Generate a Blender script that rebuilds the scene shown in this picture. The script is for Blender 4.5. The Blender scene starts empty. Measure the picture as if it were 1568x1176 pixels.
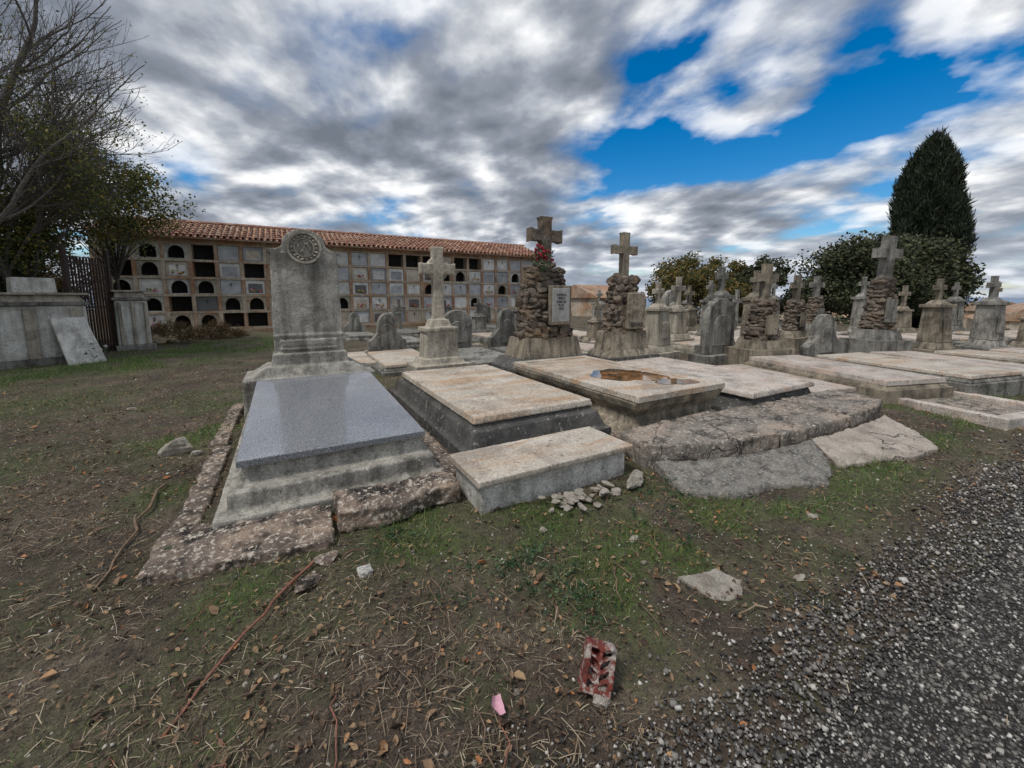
import bpy, bmesh, math, random
import numpy as np
from mathutils import Vector, Matrix
random.seed(7); np.random.seed(7)
SC=bpy.context.scene
COL=SC.collection
R=math.radians

# ------------------------------------------------------------ noise / terrain
def hsh(i,j,s):
    v=np.sin(i*127.1+j*311.7+s*74.7)*43758.5453
    return v-np.floor(v)
def vn(x,y,s=0):
    x=np.asarray(x,float);y=np.asarray(y,float)
    i=np.floor(x);j=np.floor(y);fx=x-i;fy=y-j
    fx=fx*fx*(3-2*fx);fy=fy*fy*(3-2*fy)
    return (hsh(i,j,s)*(1-fx)+hsh(i+1,j,s)*fx)*(1-fy)+(hsh(i,j+1,s)*(1-fx)+hsh(i+1,j+1,s)*fx)*fy
def fbm(x,y,s=0,o=4):
    t=0;a=.5
    for k in range(o):
        t=t+a*vn(x*2**k,y*2**k,s+k*3.1);a*=.5
    return t
def ss(a,b,x):
    t=np.clip((np.asarray(x,float)-a)/(b-a),0,1);return t*t*(3-2*t)
def gh(x,y):
    x=np.asarray(x,float);y=np.asarray(y,float)
    r=np.hypot(x,y)
    near=1-ss(25,60,r)
    n=(fbm(x*.9,y*.9,1,3)-.44)*.10+(fbm(x*6,y*6,5,3)-.44)*.05
    n=n*ss(.6,1.4,y)*near
    q=x-.3*y
    z=n+.03*ss(1.0,3.0,y)*near-4*ss(24,60,q)-22*ss(60,500,r)
    z=z+ss(1500,2600,r)*(fbm(x*.0012,y*.0012,9,4))*46
    return z
def green(x,y):
    x=np.asarray(x,float);y=np.asarray(y,float)
    g=np.exp(-((y-1.6)/.5)**2)*ss(.7,1.6,x)*.95
    for (cx,cy,r,a) in [(.2,3.10,.45,1),(.7,2.5,.40,1),(1.45,2.25,.5,1),(3.0,2.2,.45,1),(2.6,1.7,.6,1),(-1.0,5.6,.6,1.1),(-.95,4.0,.3,.7),(-.9,7.5,.7,1),
        (-3.2,12.6,1.6,1.2),(-2.0,15.5,2.2,1.2),(.6,18,2.5,1.1),(-5,11.6,1.6,1.2),(2.95,3.2,.3,.9),(7,2.3,.8,1),(9,1.3,1.4,.9),(1.25,3.4,.2,.9),(-2,2.6,.6,.3),(-2.4,5.2,.9,.4),(-.3,2.4,.25,.9),(1.0,8.2,.8,1),(-3.2,8.5,1.2,.5)]:
        g=np.maximum(g,a*np.exp(-(((x-cx)**2+(y-cy)**2)/r**2)))
    n=fbm(x*1.7,y*1.7,21,4)
    g=g*ss(.30,.50,n)*1.2
    g=np.maximum(g,.35*ss(.5,.65,fbm(x*.8,y*.8,33,3)))
    return np.clip(g*ss(.8,1.05,y),0,1)

# ------------------------------------------------------------ material helpers
def newmat(name):
    m=bpy.data.materials.new(name);m.use_nodes=True
    nt=m.node_tree;nt.nodes.clear()
    o=nt.nodes.new('ShaderNodeOutputMaterial');b=nt.nodes.new('ShaderNodeBsdfPrincipled')
    nt.links.new(b.outputs[0],o.inputs[0])
    return m,nt,b
def ramp(nt,fac,stops,interp='LINEAR'):
    r=nt.nodes.new('ShaderNodeValToRGB');r.color_ramp.interpolation=interp
    e=r.color_ramp.elements
    while len(e)<len(stops): e.new(.5)
    for i,(p,c) in enumerate(stops):
        e[i].position=p
        e[i].color=(c[0],c[1],c[2],1) if hasattr(c,'__len__') else (c,c,c,1)
    nt.links.new(fac,r.inputs[0]);return r.outputs[0]
def mix(nt,f,a,b,mode='MIX'):
    m=nt.nodes.new('ShaderNodeMix');m.data_type='RGBA';m.blend_type=mode
    for s,v in ((0,f),(6,a),(7,b)):
        if hasattr(v,'links'): nt.links.new(v,m.inputs[s])
        elif s==0: m.inputs[0].default_value=v
        else: m.inputs[s].default_value=(v[0],v[1],v[2],1)
    return m.outputs[2]
def math_(nt,op,a,b=None,c=None,clamp=False):
    m=nt.nodes.new('ShaderNodeMath');m.operation=op;m.use_clamp=clamp
    for i,v in enumerate((a,b,c)):
        if v is None: continue
        if hasattr(v,'links'): nt.links.new(v,m.inputs[i])
        else: m.inputs[i].default_value=v
    return m.outputs[0]
def noise(nt,vec,scale,detail=5,rough=.6,dist=0):
    n=nt.nodes.new('ShaderNodeTexNoise');n.inputs['Scale'].default_value=scale
    n.inputs['Detail'].default_value=detail;n.inputs['Roughness'].default_value=rough
    n.inputs['Distortion'].default_value=dist
    if vec is not None: nt.links.new(vec,n.inputs['Vector'])
    return n.outputs['Fac']
def mapped(nt,vec,scale):
    m=nt.nodes.new('ShaderNodeMapping');m.inputs['Scale'].default_value=scale
    nt.links.new(vec,m.inputs[0]);return m.outputs[0]
def coords(nt):
    tc=nt.nodes.new('ShaderNodeTexCoord');oi=nt.nodes.new('ShaderNodeObjectInfo')
    k=math_(nt,'MULTIPLY',oi.outputs['Random'],37.0)
    cx=nt.nodes.new('ShaderNodeCombineXYZ')
    for i in range(3): nt.links.new(k,cx.inputs[i])
    v=nt.nodes.new('ShaderNodeVectorMath');v.operation='ADD'
    nt.links.new(tc.outputs['Object'],v.inputs[0]);nt.links.new(cx.outputs[0],v.inputs[1])
    return v.outputs[0],oi.outputs['Random']
def bump(nt,b,h,strength,dist=.02):
    n=nt.nodes.new('ShaderNodeBump');n.inputs['Strength'].default_value=strength;n.inputs['Distance'].default_value=dist
    nt.links.new(h,n.inputs['Height']);nt.links.new(n.outputs[0],b.inputs['Normal'])

def stone(name,c0,c1,stain=(.04,.035,.03),stain_amt=.5,spot=None,spot_t=.6,scale=3,rough=.85,bmp=.5,streak=.4,tint=None,vary=.25,crack=0,grain=None):
    m,nt,b=newmat(name)
    v,rnd=coords(nt)
    n1=noise(nt,v,scale,5,.65)
    c=ramp(nt,n1,[(.3,c0),(.7,c1)])
    if tint:
        tv=mapped(nt,v,grain) if grain else v
        c=mix(nt,ramp(nt,noise(nt,tv,scale*.55,4,.6,.6),[(.48,0.),(.64,.85)]),c,tint)
    if streak:
        st=noise(nt,mapped(nt,v,(7,7,.7)),1.3,4,.6)
        c=mix(nt,math_(nt,'MULTIPLY',ramp(nt,st,[(.46,0.),(.68,1.)]),streak),c,stain)
    bl=noise(nt,v,scale*.8,6,.72)
    c=mix(nt,math_(nt,'MULTIPLY',ramp(nt,bl,[(.48,0.),(.62,1.)]),stain_amt),c,stain)
    f=noise(nt,v,scale*22,3,.7)
    c=mix(nt,.9,c,ramp(nt,f,[(.3,.5),(.72,1.35)]),'MULTIPLY')
    if spot:
        sp=noise(nt,v,scale*5,6,.68)
        c=mix(nt,ramp(nt,sp,[(spot_t,0.),(spot_t+.04,1.)]),c,spot)
    pt=noise(nt,v,scale*9,4,.6)
    c=mix(nt,ramp(nt,pt,[(.31,.85),(.39,0.)]),c,stain)
    h=math_(nt,'ADD',math_(nt,'MULTIPLY',f,.5),n1)
    h=math_(nt,'ADD',h,math_(nt,'MULTIPLY',pt,.8))
    if crack:
        vo=nt.nodes.new('ShaderNodeTexVoronoi');vo.feature='DISTANCE_TO_EDGE';vo.inputs['Scale'].default_value=crack
        dv=nt.nodes.new('ShaderNodeVectorMath');dv.operation='MULTIPLY_ADD'
        nz=nt.nodes.new('ShaderNodeTexNoise');nz.inputs['Scale'].default_value=3;nz.inputs['Detail'].default_value=5;nt.links.new(v,nz.inputs['Vector'])
        nt.links.new(nz.outputs['Color'],dv.inputs[0]);dv.inputs[1].default_value=(.7,.7,.7);nt.links.new(v,dv.inputs[2])
        nt.links.new(dv.outputs[0],vo.inputs['Vector'])
        cr=math_(nt,'MULTIPLY',ramp(nt,vo.outputs['Distance'],[(.0,1.),(.010,0.)]),ramp(nt,n1,[(.42,0.),(.5,1.)]))
        c=mix(nt,math_(nt,'MULTIPLY',cr,.85),c,(.015,.012,.010))
        h=math_(nt,'SUBTRACT',h,math_(nt,'MULTIPLY',cr,1.2))
    k=math_(nt,'MULTIPLY_ADD',rnd,vary*2,1-vary)
    cc=nt.nodes.new('ShaderNodeCombineColor')
    for i in range(3): nt.links.new(k,cc.inputs[i])
    c=mix(nt,1.0,c,cc.outputs[0],'MULTIPLY')
    nt.links.new(c,b.inputs['Base Color'])
    nt.links.new(ramp(nt,bl,[(.3,max(rough-.15,.05)),(.7,min(rough+.1,1))]),b.inputs['Roughness'])
    bump(nt,b,h,bmp,.015)
    return m
M={}
M['grey']=stone('weathered_grey_stone',(.32,.305,.265),(.52,.49,.425),stain=(.09,.083,.066),stain_amt=.6,spot=(.60,.58,.50),spot_t=.64,streak=.7,vary=.02)
M['greyv']=stone('old_grey_stone',(.18,.175,.155),(.41,.39,.34),stain_amt=.65,spot=(.48,.46,.38),spot_t=.62,streak=.8,vary=.3)
M['pale']=stone('pale_limestone',(.40,.36,.285),(.60,.54,.44),stain=(.115,.10,.078),stain_amt=.55,spot=(.20,.18,.14),spot_t=.64,streak=.65,vary=.10)
M['cream']=stone('cream_marble_slab',(.48,.42,.34),(.70,.63,.53),stain=(.14,.11,.09),stain_amt=.45,spot=(.18,.155,.13),spot_t=.64,tint=(.52,.34,.20),streak=.0,scale=2.2,rough=.6,vary=.05,grain=(.7,3.2,1))
M['pink']=stone('rosy_limestone_slab',(.46,.41,.36),(.66,.59,.52),stain=(.13,.11,.095),stain_amt=.5,spot=(.14,.125,.11),spot_t=.61,tint=(.56,.42,.33),streak=.0,scale=3,vary=.12,grain=(.8,2,1))
M['tan']=stone('tan_stone',(.25,.21,.15),(.45,.385,.29),stain=(.065,.057,.044),stain_amt=.7,spot=(.5,.46,.38),spot_t=.65,streak=.8,vary=.15)
M['dark']=stone('dark_granite_weathered',(.065,.063,.06),(.16,.152,.14),stain=(.025,.025,.022),stain_amt=.6,spot=(.36,.34,.30),spot_t=.60,streak=.3,vary=.1)
M['white']=stone('white_marble',(.58,.57,.53),(.80,.78,.72),stain=(.20,.19,.155),stain_amt=.5,spot=(.34,.32,.265),spot_t=.67,streak=.6,rough=.5,vary=.03)
M['lichen']=stone('lichen_kerb_stone',(.06,.05,.042),(.34,.26,.205),stain=(.02,.017,.014),stain_amt=.95,spot=(.60,.53,.44),spot_t=.545,scale=6,streak=0,bmp=1.2,tint=(.46,.34,.25),vary=.03)
M['concrete']=stone('cracked_old_kerb',(.17,.15,.13),(.42,.37,.31),stain=(.025,.022,.019),stain_amt=.85,spot=(.56,.50,.42),spot_t=.565,scale=5,streak=0,bmp=1.2,tint=(.46,.36,.28),vary=.03,crack=1.1)
M['apron']=stone('pitted_concrete',(.20,.19,.17),(.42,.39,.34),stain=(.025,.022,.02),stain_amt=.7,spot=(.56,.52,.45),spot_t=.57,scale=9,streak=0,bmp=1.3,vary=.03)
M['mortar']=stone('light_mortar',(.40,.35,.29),(.58,.51,.43),stain=(.15,.12,.1),stain_amt=.5,spot=(.22,.19,.155),spot_t=.63,scale=5,streak=0,bmp=1.0,vary=.03,crack=.7)
M['rock']=stone('brown_field_stone',(.095,.077,.06),(.27,.215,.165),stain=(.025,.021,.018),stain_amt=.7,spot=(.40,.36,.29),spot_t=.60,scale=5,streak=.3,bmp=1.0,tint=(.25,.17,.105),vary=.1)
M['rub']=stone('rubble_limestone',(.40,.36,.30),(.64,.58,.49),stain=(.15,.12,.09),stain_amt=.6,scale=12,streak=0,bmp=1.0,vary=.1)
M['plaqueg']=stone('grey_marble_plaque',(.34,.35,.34),(.50,.50,.48),stain=(.16,.16,.15),stain_amt=.5,scale=5,streak=.4,rough=.4,bmp=.2,vary=.02)

def simple(name,c,rough=.8,c2=None,scale=8,metal=0,bmp=.3):
    m,nt,b=newmat(name);v,r=coords(nt)
    n=noise(nt,v,scale,4,.6)
    c2=c2 or tuple(x*.6 for x in c)
    nt.links.new(ramp(nt,n,[(.35,c2),(.65,c)]),b.inputs['Base Color'])
    b.inputs['Roughness'].default_value=rough;b.inputs['Metallic'].default_value=metal
    bump(nt,b,n,bmp,.01);return m
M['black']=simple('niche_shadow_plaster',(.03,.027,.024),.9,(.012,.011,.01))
M['iron']=simple('rusty_iron',(.07,.038,.026),.7,(.02,.016,.014),30)
M['letters']=simple('dark_lettering',(.05,.045,.04),.7)
M['bark']=simple('bark',(.11,.09,.07),.9,(.045,.037,.03),20,bmp=1)
M['barkgrey']=simple('pale_bark',(.20,.18,.16),.9,(.09,.08,.07),20,bmp=1)
M['petal']=simple('pink_petal',(.72,.42,.50),.5,(.62,.30,.36),60)
M['redflower']=simple('red_flower',(.38,.015,.03),.6,(.16,.01,.02),30)
M['whiteflower']=simple('white_flower',(.7,.68,.62),.6,(.5,.48,.4),30)
M['redstick']=simple('reddish_cane',(.30,.12,.075),.6,(.16,.07,.045),40)
M['stick']=simple('dry_stick',(.24,.16,.10),.8,(.12,.08,.05),40)
M['plaster']=stone('niche_plaster',(.52,.43,.32),(.70,.62,.50),stain=(.20,.15,.10),stain_amt=.55,tint=(.52,.27,.13),streak=.5,scale=1.6,vary=.02)
M['brickband']=stone('terracotta_render',(.38,.19,.105),(.54,.34,.21),stain=(.15,.09,.06),stain_amt=.5,tint=(.56,.46,.35),streak=.4,scale=1.2,vary=.02)

m,nt,b=newmat('red_brick');v,_=coords(nt)
n=noise(nt,v,14,6,.7)
c=ramp(nt,n,[(.3,(.08,.017,.012)),(.7,(.25,.05,.034))])
c=mix(nt,ramp(nt,noise(nt,v,13,6,.7),[(.50,0.),(.57,.9)]),c,(.42,.38,.34))
nt.links.new(c,b.inputs['Base Color']);b.inputs['Roughness'].default_value=.85;bump(nt,b,n,1.,.01);M['brick']=m

m,nt,b=newmat('polished_grey_granite');v,_=coords(nt)
n=noise(nt,v,160,2,.7);n2=noise(nt,v,420,2,.6)
c=ramp(nt,n,[(.36,(.07,.075,.085)),(.5,(.21,.22,.24)),(.64,(.44,.46,.49))])
c=mix(nt,.6,c,ramp(nt,n2,[(.35,.5),(.65,1.3)]),'MULTIPLY')
st=noise(nt,v,2.2,6,.75)
c=mix(nt,ramp(nt,st,[(.56,0.),(.72,.4)]),c,(.32,.30,.27))
nt.links.new(c,b.inputs['Base Color'])
nt.links.new(ramp(nt,st,[(.4,.05),(.7,.26)]),b.inputs['Roughness']);b.inputs['Specular IOR Level'].default_value=1.0
M['granite']=m
m,nt,b=newmat('rain_water');v,_=coords(nt)
nt.links.new(ramp(nt,noise(nt,v,4,4,.6),[(.42,(.05,.035,.02)),(.6,(.30,.14,.05))]),b.inputs['Base Color'])
b.inputs['Roughness'].default_value=.02;b.inputs['Specular IOR Level'].default_value=.6
M['water']=m
def island(name,stops,rough=.7,bmpsc=None,trans=0,interp='LINEAR',mott=.35):
    m,nt,b=newmat(name);g=nt.nodes.new('ShaderNodeNewGeometry')
    c=ramp(nt,g.outputs['Random Per Island'],stops,interp)
    if mott:
        v,_=coords(nt)
        c=mix(nt,mott,c,ramp(nt,noise(nt,v,bmpsc or 12,3,.65),[(.3,.35),(.7,1.5)]),'MULTIPLY')
    nt.links.new(c,b.inputs['Base Color']);b.inputs['Roughness'].default_value=rough
    if trans:
        tr=nt.nodes.new('ShaderNodeBsdfTranslucent');nt.links.new(c,tr.inputs[0])
        mx=nt.nodes.new('ShaderNodeMixShader');mx.inputs[0].default_value=trans
        o=[x for x in nt.nodes if x.type=='OUTPUT_MATERIAL'][0]
        nt.links.new(b.outputs[0],mx.inputs[1]);nt.links.new(tr.outputs[0],mx.inputs[2]);nt.links.new(mx.outputs[0],o.inputs[0])
    return m
M['nslab']=island('niche_marble_slabs',[(0,(.34,.35,.36)),(.2,(.62,.61,.58)),(.42,(.46,.47,.48)),(.6,(.76,.74,.70)),(.8,(.56,.49,.39)),(.94,(.14,.14,.14))],.45,3,interp='CONSTANT',mott=.45)
M['flowers']=island('niche_flowers',[(0,(.45,.03,.04)),(.3,(.6,.5,.1)),(.5,(.08,.16,.04)),(.75,(.6,.25,.35)),(1,(.5,.5,.5))],.7,interp='CONSTANT',mott=0)
M['tile']=island('terracotta_roof_tiles',[(0,(.20,.095,.065)),(.35,(.36,.175,.115)),(.7,(.29,.155,.11)),(1,(.48,.31,.22))],.85,5,mott=.6)
M['gravel']=island('gravel_pebbles',[(0,(.03,.028,.027)),(.3,(.08,.075,.07)),(.6,(.155,.145,.13)),(.85,(.29,.27,.24)),(1,(.62,.59,.54))],.85,mott=0)
M['soilpeb']=island('limestone_chips',[(0,(.10,.085,.065)),(.6,(.24,.21,.17)),(.9,(.46,.43,.37)),(1,(.66,.63,.56))],.85,mott=0)
M['straw']=island('dry_straw',[(0,(.055,.038,.025)),(.4,(.13,.092,.06)),(.75,(.27,.205,.13)),(.93,(.42,.34,.23)),(1,(.62,.53,.38))],.8,mott=0)
M['litter']=island('dead_leaves',[(0,(.05,.032,.022)),(.4,(.13,.08,.047)),(.7,(.25,.155,.09)),(.9,(.42,.28,.15)),(1,(.48,.19,.065))],.75,40,.15)
M['grass']=island('grass_blades',[(0,(.045,.10,.02)),(.5,(.10,.185,.04)),(.8,(.18,.26,.06)),(1,(.36,.33,.13))],.6,trans=.25,mott=0)
M['weed']=island('weed_leaves',[(0,(.025,.06,.028)),(.6,(.06,.115,.05)),(1,(.13,.19,.08))],.55,trans=.2,mott=0)
M['leafA']=island('yellow_green_leaves',[(0,(.035,.05,.014)),(.45,(.085,.11,.026)),(.8,(.19,.19,.045)),(1,(.36,.27,.05))],.6,trans=.3,mott=0)
M['leafB']=island('dark_green_leaves',[(0,(.015,.035,.01)),(.6,(.045,.07,.022)),(1,(.11,.12,.035))],.6,trans=.2,mott=0)
M['leafC']=island('rusty_shrub_leaves',[(0,(.06,.035,.018)),(.4,(.15,.085,.04)),(.7,(.09,.09,.03)),(1,(.28,.18,.08))],.7,trans=.2,mott=0)
M['cyp']=island('cypress_foliage',[(0,(.006,.013,.005)),(.5,(.016,.03,.011)),(1,(.038,.055,.02))],.7,mott=0)
M['olive']=island('oak_foliage',[(0,(.016,.024,.010)),(.5,(.045,.058,.022)),(1,(.10,.105,.04))],.7,mott=0)
M['autumn']=island('autumn_foliage',[(0,(.03,.04,.012)),(.5,(.12,.12,.035)),(.85,(.24,.18,.045)),(1,(.34,.17,.04))],.7,trans=.2,mott=0)

# ground
m,nt,b=newmat('cemetery_soil')
tc=nt.nodes.new('ShaderNodeTexCoord');v=tc.outputs['Object']
at=nt.nodes.new('ShaderNodeAttribute');at.attribute_name='green'
n1=noise(nt,v,1.6,6,.7);n2=noise(nt,v,26,5,.75);n3=noise(nt,v,120,3,.7)
c=ramp(nt,n1,[(.32,(.058,.041,.029)),(.5,(.118,.088,.062)),(.7,(.215,.168,.12))])
c=mix(nt,1.,c,ramp(nt,n2,[(.3,.28),(.68,1.65)]),'MULTIPLY')
c=mix(nt,.9,c,ramp(nt,n3,[(.3,.35),(.7,1.55)]),'MULTIPLY')
c=mix(nt,ramp(nt,n3,[(.65,0.),(.71,.8)]),c,(.40,.35,.28))
c=mix(nt,math_(nt,'MULTIPLY',ramp(nt,noise(nt,v,2.4,6,.75),[(.50,0.),(.60,.8)]),ramp(nt,n2,[(.4,.25),(.6,1.)])),c,(.07,.092,.028))
gr=mix(nt,n2,(.04,.075,.018),(.15,.20,.05))
gf=math_(nt,'MULTIPLY',at.outputs['Fac'],ramp(nt,n2,[(.36,.1),(.58,1.)]))
c=mix(nt,gf,c,gr)
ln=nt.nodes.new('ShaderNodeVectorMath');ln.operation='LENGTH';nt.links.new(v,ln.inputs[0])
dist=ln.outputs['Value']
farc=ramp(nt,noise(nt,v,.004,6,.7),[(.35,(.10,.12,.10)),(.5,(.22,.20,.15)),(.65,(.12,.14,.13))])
farc=mix(nt,ramp(nt,math_(nt,'DIVIDE',dist,3000.),[(.0,0.),(.7,.9)]),farc,(.20,.28,.40))  # aerial haze painted into the far ground colour, bluer with distance
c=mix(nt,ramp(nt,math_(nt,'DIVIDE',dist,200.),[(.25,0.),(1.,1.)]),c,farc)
nt.links.new(c,b.inputs['Base Color']);b.inputs['Roughness'].default_value=.95
h=math_(nt,'ADD',n2,math_(nt,'MULTIPLY',n3,.5));bump(nt,b,h,1.,.035)
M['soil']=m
m,nt,b=newmat('gravel_bed');tc=nt.nodes.new('ShaderNodeTexCoord');v=tc.outputs['Object']
vo=nt.nodes.new('ShaderNodeTexVoronoi');vo.inputs['Scale'].default_value=70;nt.links.new(v,vo.inputs['Vector'])
sep=nt.nodes.new('ShaderNodeSeparateColor');nt.links.new(vo.outputs['Color'],sep.inputs[0])
c=ramp(nt,sep.outputs[0],[(0,(.035,.033,.03)),(.5,(.09,.085,.078)),(.85,(.20,.19,.17)),(1,(.45,.43,.40))])
c=mix(nt,ramp(nt,vo.outputs['Distance'],[(.2,0.),(.6,.95)]),c,(.018,.016,.014))
c=mix(nt,.6,c,ramp(nt,noise(nt,v,1.2,4,.7),[(.3,.6),(.7,1.25)]),'MULTIPLY')
nt.links.new(c,b.inputs['Base Color']);b.inputs['Roughness'].default_value=.9
bump(nt,b,math_(nt,'SUBTRACT',1.,vo.outputs['Distance']),1.,.015)
M['path']=m

# ------------------------------------------------------------ mesh helpers
def mesh_np(name,V,F,mat,smooth=False):
    V=np.asarray(V,np.float32);F=np.asarray(F,np.int32)
    me=bpy.data.meshes.new(name)
    me.vertices.add(len(V));me.vertices.foreach_set('co',V.ravel())
    k=F.shape[1];me.loops.add(F.size);me.loops.foreach_set('vertex_index',F.ravel())
    me.polygons.add(len(F));me.polygons.foreach_set('loop_start',np.arange(0,F.size,k,dtype=np.int32))
    me.polygons.foreach_set('loop_total',np.full(len(F),k,np.int32))
    if smooth: me.polygons.foreach_set('use_smooth',np.ones(len(F),bool))
    me.update(calc_edges=True);me.validate()
    if mat: me.materials.append(mat)
    ob=bpy.data.objects.new(name,me);COL.objects.link(ob);return ob
def empty(name,loc=(0,0,0)):
    e=bpy.data.objects.new(name,None);e.location=loc;COL.objects.link(e);return e
def parent(o,p):
    o.parent=p;o.matrix_parent_inverse=Matrix.Translation(-p.location);return o

def ico(sub=2):
    bm=bmesh.new();bmesh.ops.create_icosphere(bm,subdivisions=sub,radius=1)
    V=np.array([v.co[:] for v in bm.verts]);F=np.array([[v.index for v in f.verts] for f in bm.faces]);bm.free();return V,F
ICO1=ico(1);ICO2=ico(2);ICO3=ico(3)
def rockshape(seed,sub=2):
    V,F=(ICO3 if sub==3 else ICO2 if sub==2 else ICO1)
    rs=np.random.RandomState(seed);V=V.copy()
    V*=np.array([1,1,1])+rs.uniform(-.15,.15,3)
    for k in range(12):
        n=rs.normal(size=3);n/=np.linalg.norm(n);d=rs.uniform(.45,.8)
        t=V@n;ov=np.maximum(t-d,0);V=V-ov[:,None]*n
    V/=max(.6,np.abs(V).max());V+=rs.normal(size=V.shape)*.03
    return V,F

class MB:
    def __init__(s): s.v=[];s.f=[];s.m=[];s.mats=[]
    def mi(s,k):
        if k not in s.mats: s.mats.append(k)
        return s.mats.index(k)
    def add(s,V,F,k):
        o=len(s.v);s.v+= [tuple(map(float,p)) for p in V]
        i=s.mi(k)
        for f in F: s.f.append([int(a)+o for a in f]);s.m.append(i)
    def box(s,cx,cy,z0,sx,sy,h,k,tx=1,ty=1,rot=0,dz=(0,0,0,0),ox=0,oy=0):
        ca,sa=math.cos(rot),math.sin(rot);V=[]
        for (z,ax,ay,sh) in ((z0,1,1,0),(z0+h,tx,ty,1)):
            for j,(a,b_) in enumerate(((-1,-1),(1,-1),(1,1),(-1,1))):
                x=a*sx/2*ax+ox*sh;y=b_*sy/2*ay+oy*sh
                V.append((cx+x*ca-y*sa,cy+x*sa+y*ca,z+(dz[j] if sh else 0)))
        s.add(V,[(0,3,2,1),(4,5,6,7),(0,1,5,4),(1,2,6,5),(2,3,7,6),(3,0,4,7)],k)
    def prism(s,out,cy,d,k,cx=0,z0=0):
        n=len(out);V=[(cx+x,cy-d/2,z0+z) for x,z in out]+[(cx+x,cy+d/2,z0+z) for x,z in out]
        F=[list(range(n)),list(range(2*n-1,n-1,-1))]
        for i in range(n):
            j=(i+1)%n;F.append((j,i,i+n,j+n))
        s.add(V,F,k)
    def poly(s,out,z0,z1,k):
        n=len(out);V=[(x,y,z0) for x,y in out]+[(x,y,z1) for x,y in out]
        F=[list(range(n-1,-1,-1)),list(range(n,2*n))]
        for i in range(n):
            j=(i+1)%n;F.append((i,j,j+n,i+n))
        s.add(V,F,k)
    def rock(s,c,sc,seed,k,rot=0,sub=2):
        V,F=rockshape(seed,sub);V=V*np.array(sc);ca,sa=math.cos(rot),math.sin(rot)
        V=np.stack([V[:,0]*ca-V[:,1]*sa,V[:,0]*sa+V[:,1]*ca,V[:,2]],1)+np.array(c)
        s.add(V,F,k)
    def cross(s,cx,cy,z0,h,w,t,k,d=None,arm=.66,flare=.0):
        a=t/2;f=flare;za=h*arm
        o=[(-a-f,0),(a+f,0),(a,h*.12),(a,za-a),(w/2-t*.4,za-a),(w/2,za-a-f),(w/2,za+a+f),(w/2-t*.4,za+a),(a,za+a),(a,h-t*.4),(a+f,h),(-a-f,h),(-a,h-t*.4),(-a,za+a),(-w/2+t*.4,za+a),(-w/2,za+a+f),(-w/2,za-a-f),(-w/2+t*.4,za-a),(-a,za-a),(-a,h*.12)]
        s.prism(o,cy,d or t,k,cx,z0)
    def make(s,name,origin=(0,0,0),rot=0,bevel=.01,at=None,seg=2):
        me=bpy.data.meshes.new(name)
        o=Vector(origin)
        me.from_pydata([(x-o.x,y-o.y,z-o.z) for x,y,z in s.v],[],s.f);me.update()
        for k in s.mats: me.materials.append(M[k])
        me.polygons.foreach_set('material_index',s.m)
        bm=bmesh.new();bm.from_mesh(me);bmesh.ops.recalc_face_normals(bm,faces=bm.faces);bm.to_mesh(me);bm.free()
        ob=bpy.data.objects.new(name,me);COL.objects.link(ob)
        ob.location=at if at is not None else origin;ob.rotation_euler=(0,0,rot)
        if bevel:
            b=ob.modifiers.new('bevel','BEVEL');b.width=bevel;b.segments=seg;b.limit_method='ANGLE';b.angle_limit=R(35)
        return ob
def erode(ob,vox,amt,size,amt2=0,smooth=True):
    r=ob.modifiers.new('remesh','REMESH');r.mode='VOXEL';r.voxel_size=vox;r.use_smooth_shade=smooth
    t=bpy.data.textures.new('erosion','CLOUDS');t.noise_scale=size;t.noise_depth=4
    d=ob.modifiers.new('disp','DISPLACE');d.texture=t;d.strength=amt;d.mid_level=.5;d.texture_coords='GLOBAL'
    if amt2:
        t=bpy.data.textures.new('erosion_fine','CLOUDS');t.noise_scale=size*.2;t.noise_depth=3
        d=ob.modifiers.new('disp2','DISPLACE');d.texture=t;d.strength=amt2;d.mid_level=.5;d.texture_coords='GLOBAL'

def arch(w,h,r=None,n=14,cx=0):
    r=r if r is not None else w/2
    o=[(-w/2,0),(w/2,0)]
    for i in range(n+1):
        a=math.pi*i/n;o.append((w/2*math.cos(a),h-r+r*math.sin(a)))
    return o
def scrolltop(w,h,aw,sh):
    o=[(-w/2-.03,0),(w/2+.03,0),(w/2,sh-.05),(w/2+.03,sh-.05),(w/2+.03,sh)]
    for i in range(5):
        t=i/4;o.append((w/2-.03-(w/2-.03-aw)*t,sh+.05*t*t))
    for i in range(1,12):
        a=math.pi*i/12;o.append((aw*math.cos(a),sh+.05+(h-sh-.05)*math.sin(a)))
    for i in range(4,-1,-1):
        t=i/4;o.append((-(w/2-.03-(w/2-.03-aw)*t),sh+.05*t*t))
    o+=[(-w/2-.03,sh),(-w/2-.03,sh-.05),(-w/2,sh-.05)]
    return o

# ------------------------------------------------------------ ground
def axis(a,b,st,far):
    mid=list(np.arange(a,b+1e-6,st));s=st;x=b;hi=[]
    while x<far: s*=1.16;x+=s;hi.append(x)
    s=st;x=a;lo=[]
    while x>-far: s*=1.16;x-=s;lo.append(x)
    return np.array(lo[::-1]+mid+hi)
xs=axis(-4,9,.05,4500);ys=axis(-.5,8,.05,4500)
X,Y=np.meshgrid(xs,ys);Z=gh(X,Y)
V=np.stack([X.ravel(),Y.ravel(),Z.ravel()],1)
nx=len(xs);ny=len(ys)
I=(np.arange(ny-1)[:,None]*nx+np.arange(nx-1)[None,:]).ravel()
F=np.stack([I,I+1,I+nx+1,I+nx],1)
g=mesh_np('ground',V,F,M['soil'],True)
a=g.data.attributes.new('green','FLOAT','POINT');a.data.foreach_set('value',green(X,Y).ravel().astype(np.float32))
def pedge(x): return .84+(fbm(x*1.3,x*0+2,4,4)-.47)*.34
px=np.arange(-12,60,.08);K=14
E=pedge(px)
P=[];
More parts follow.
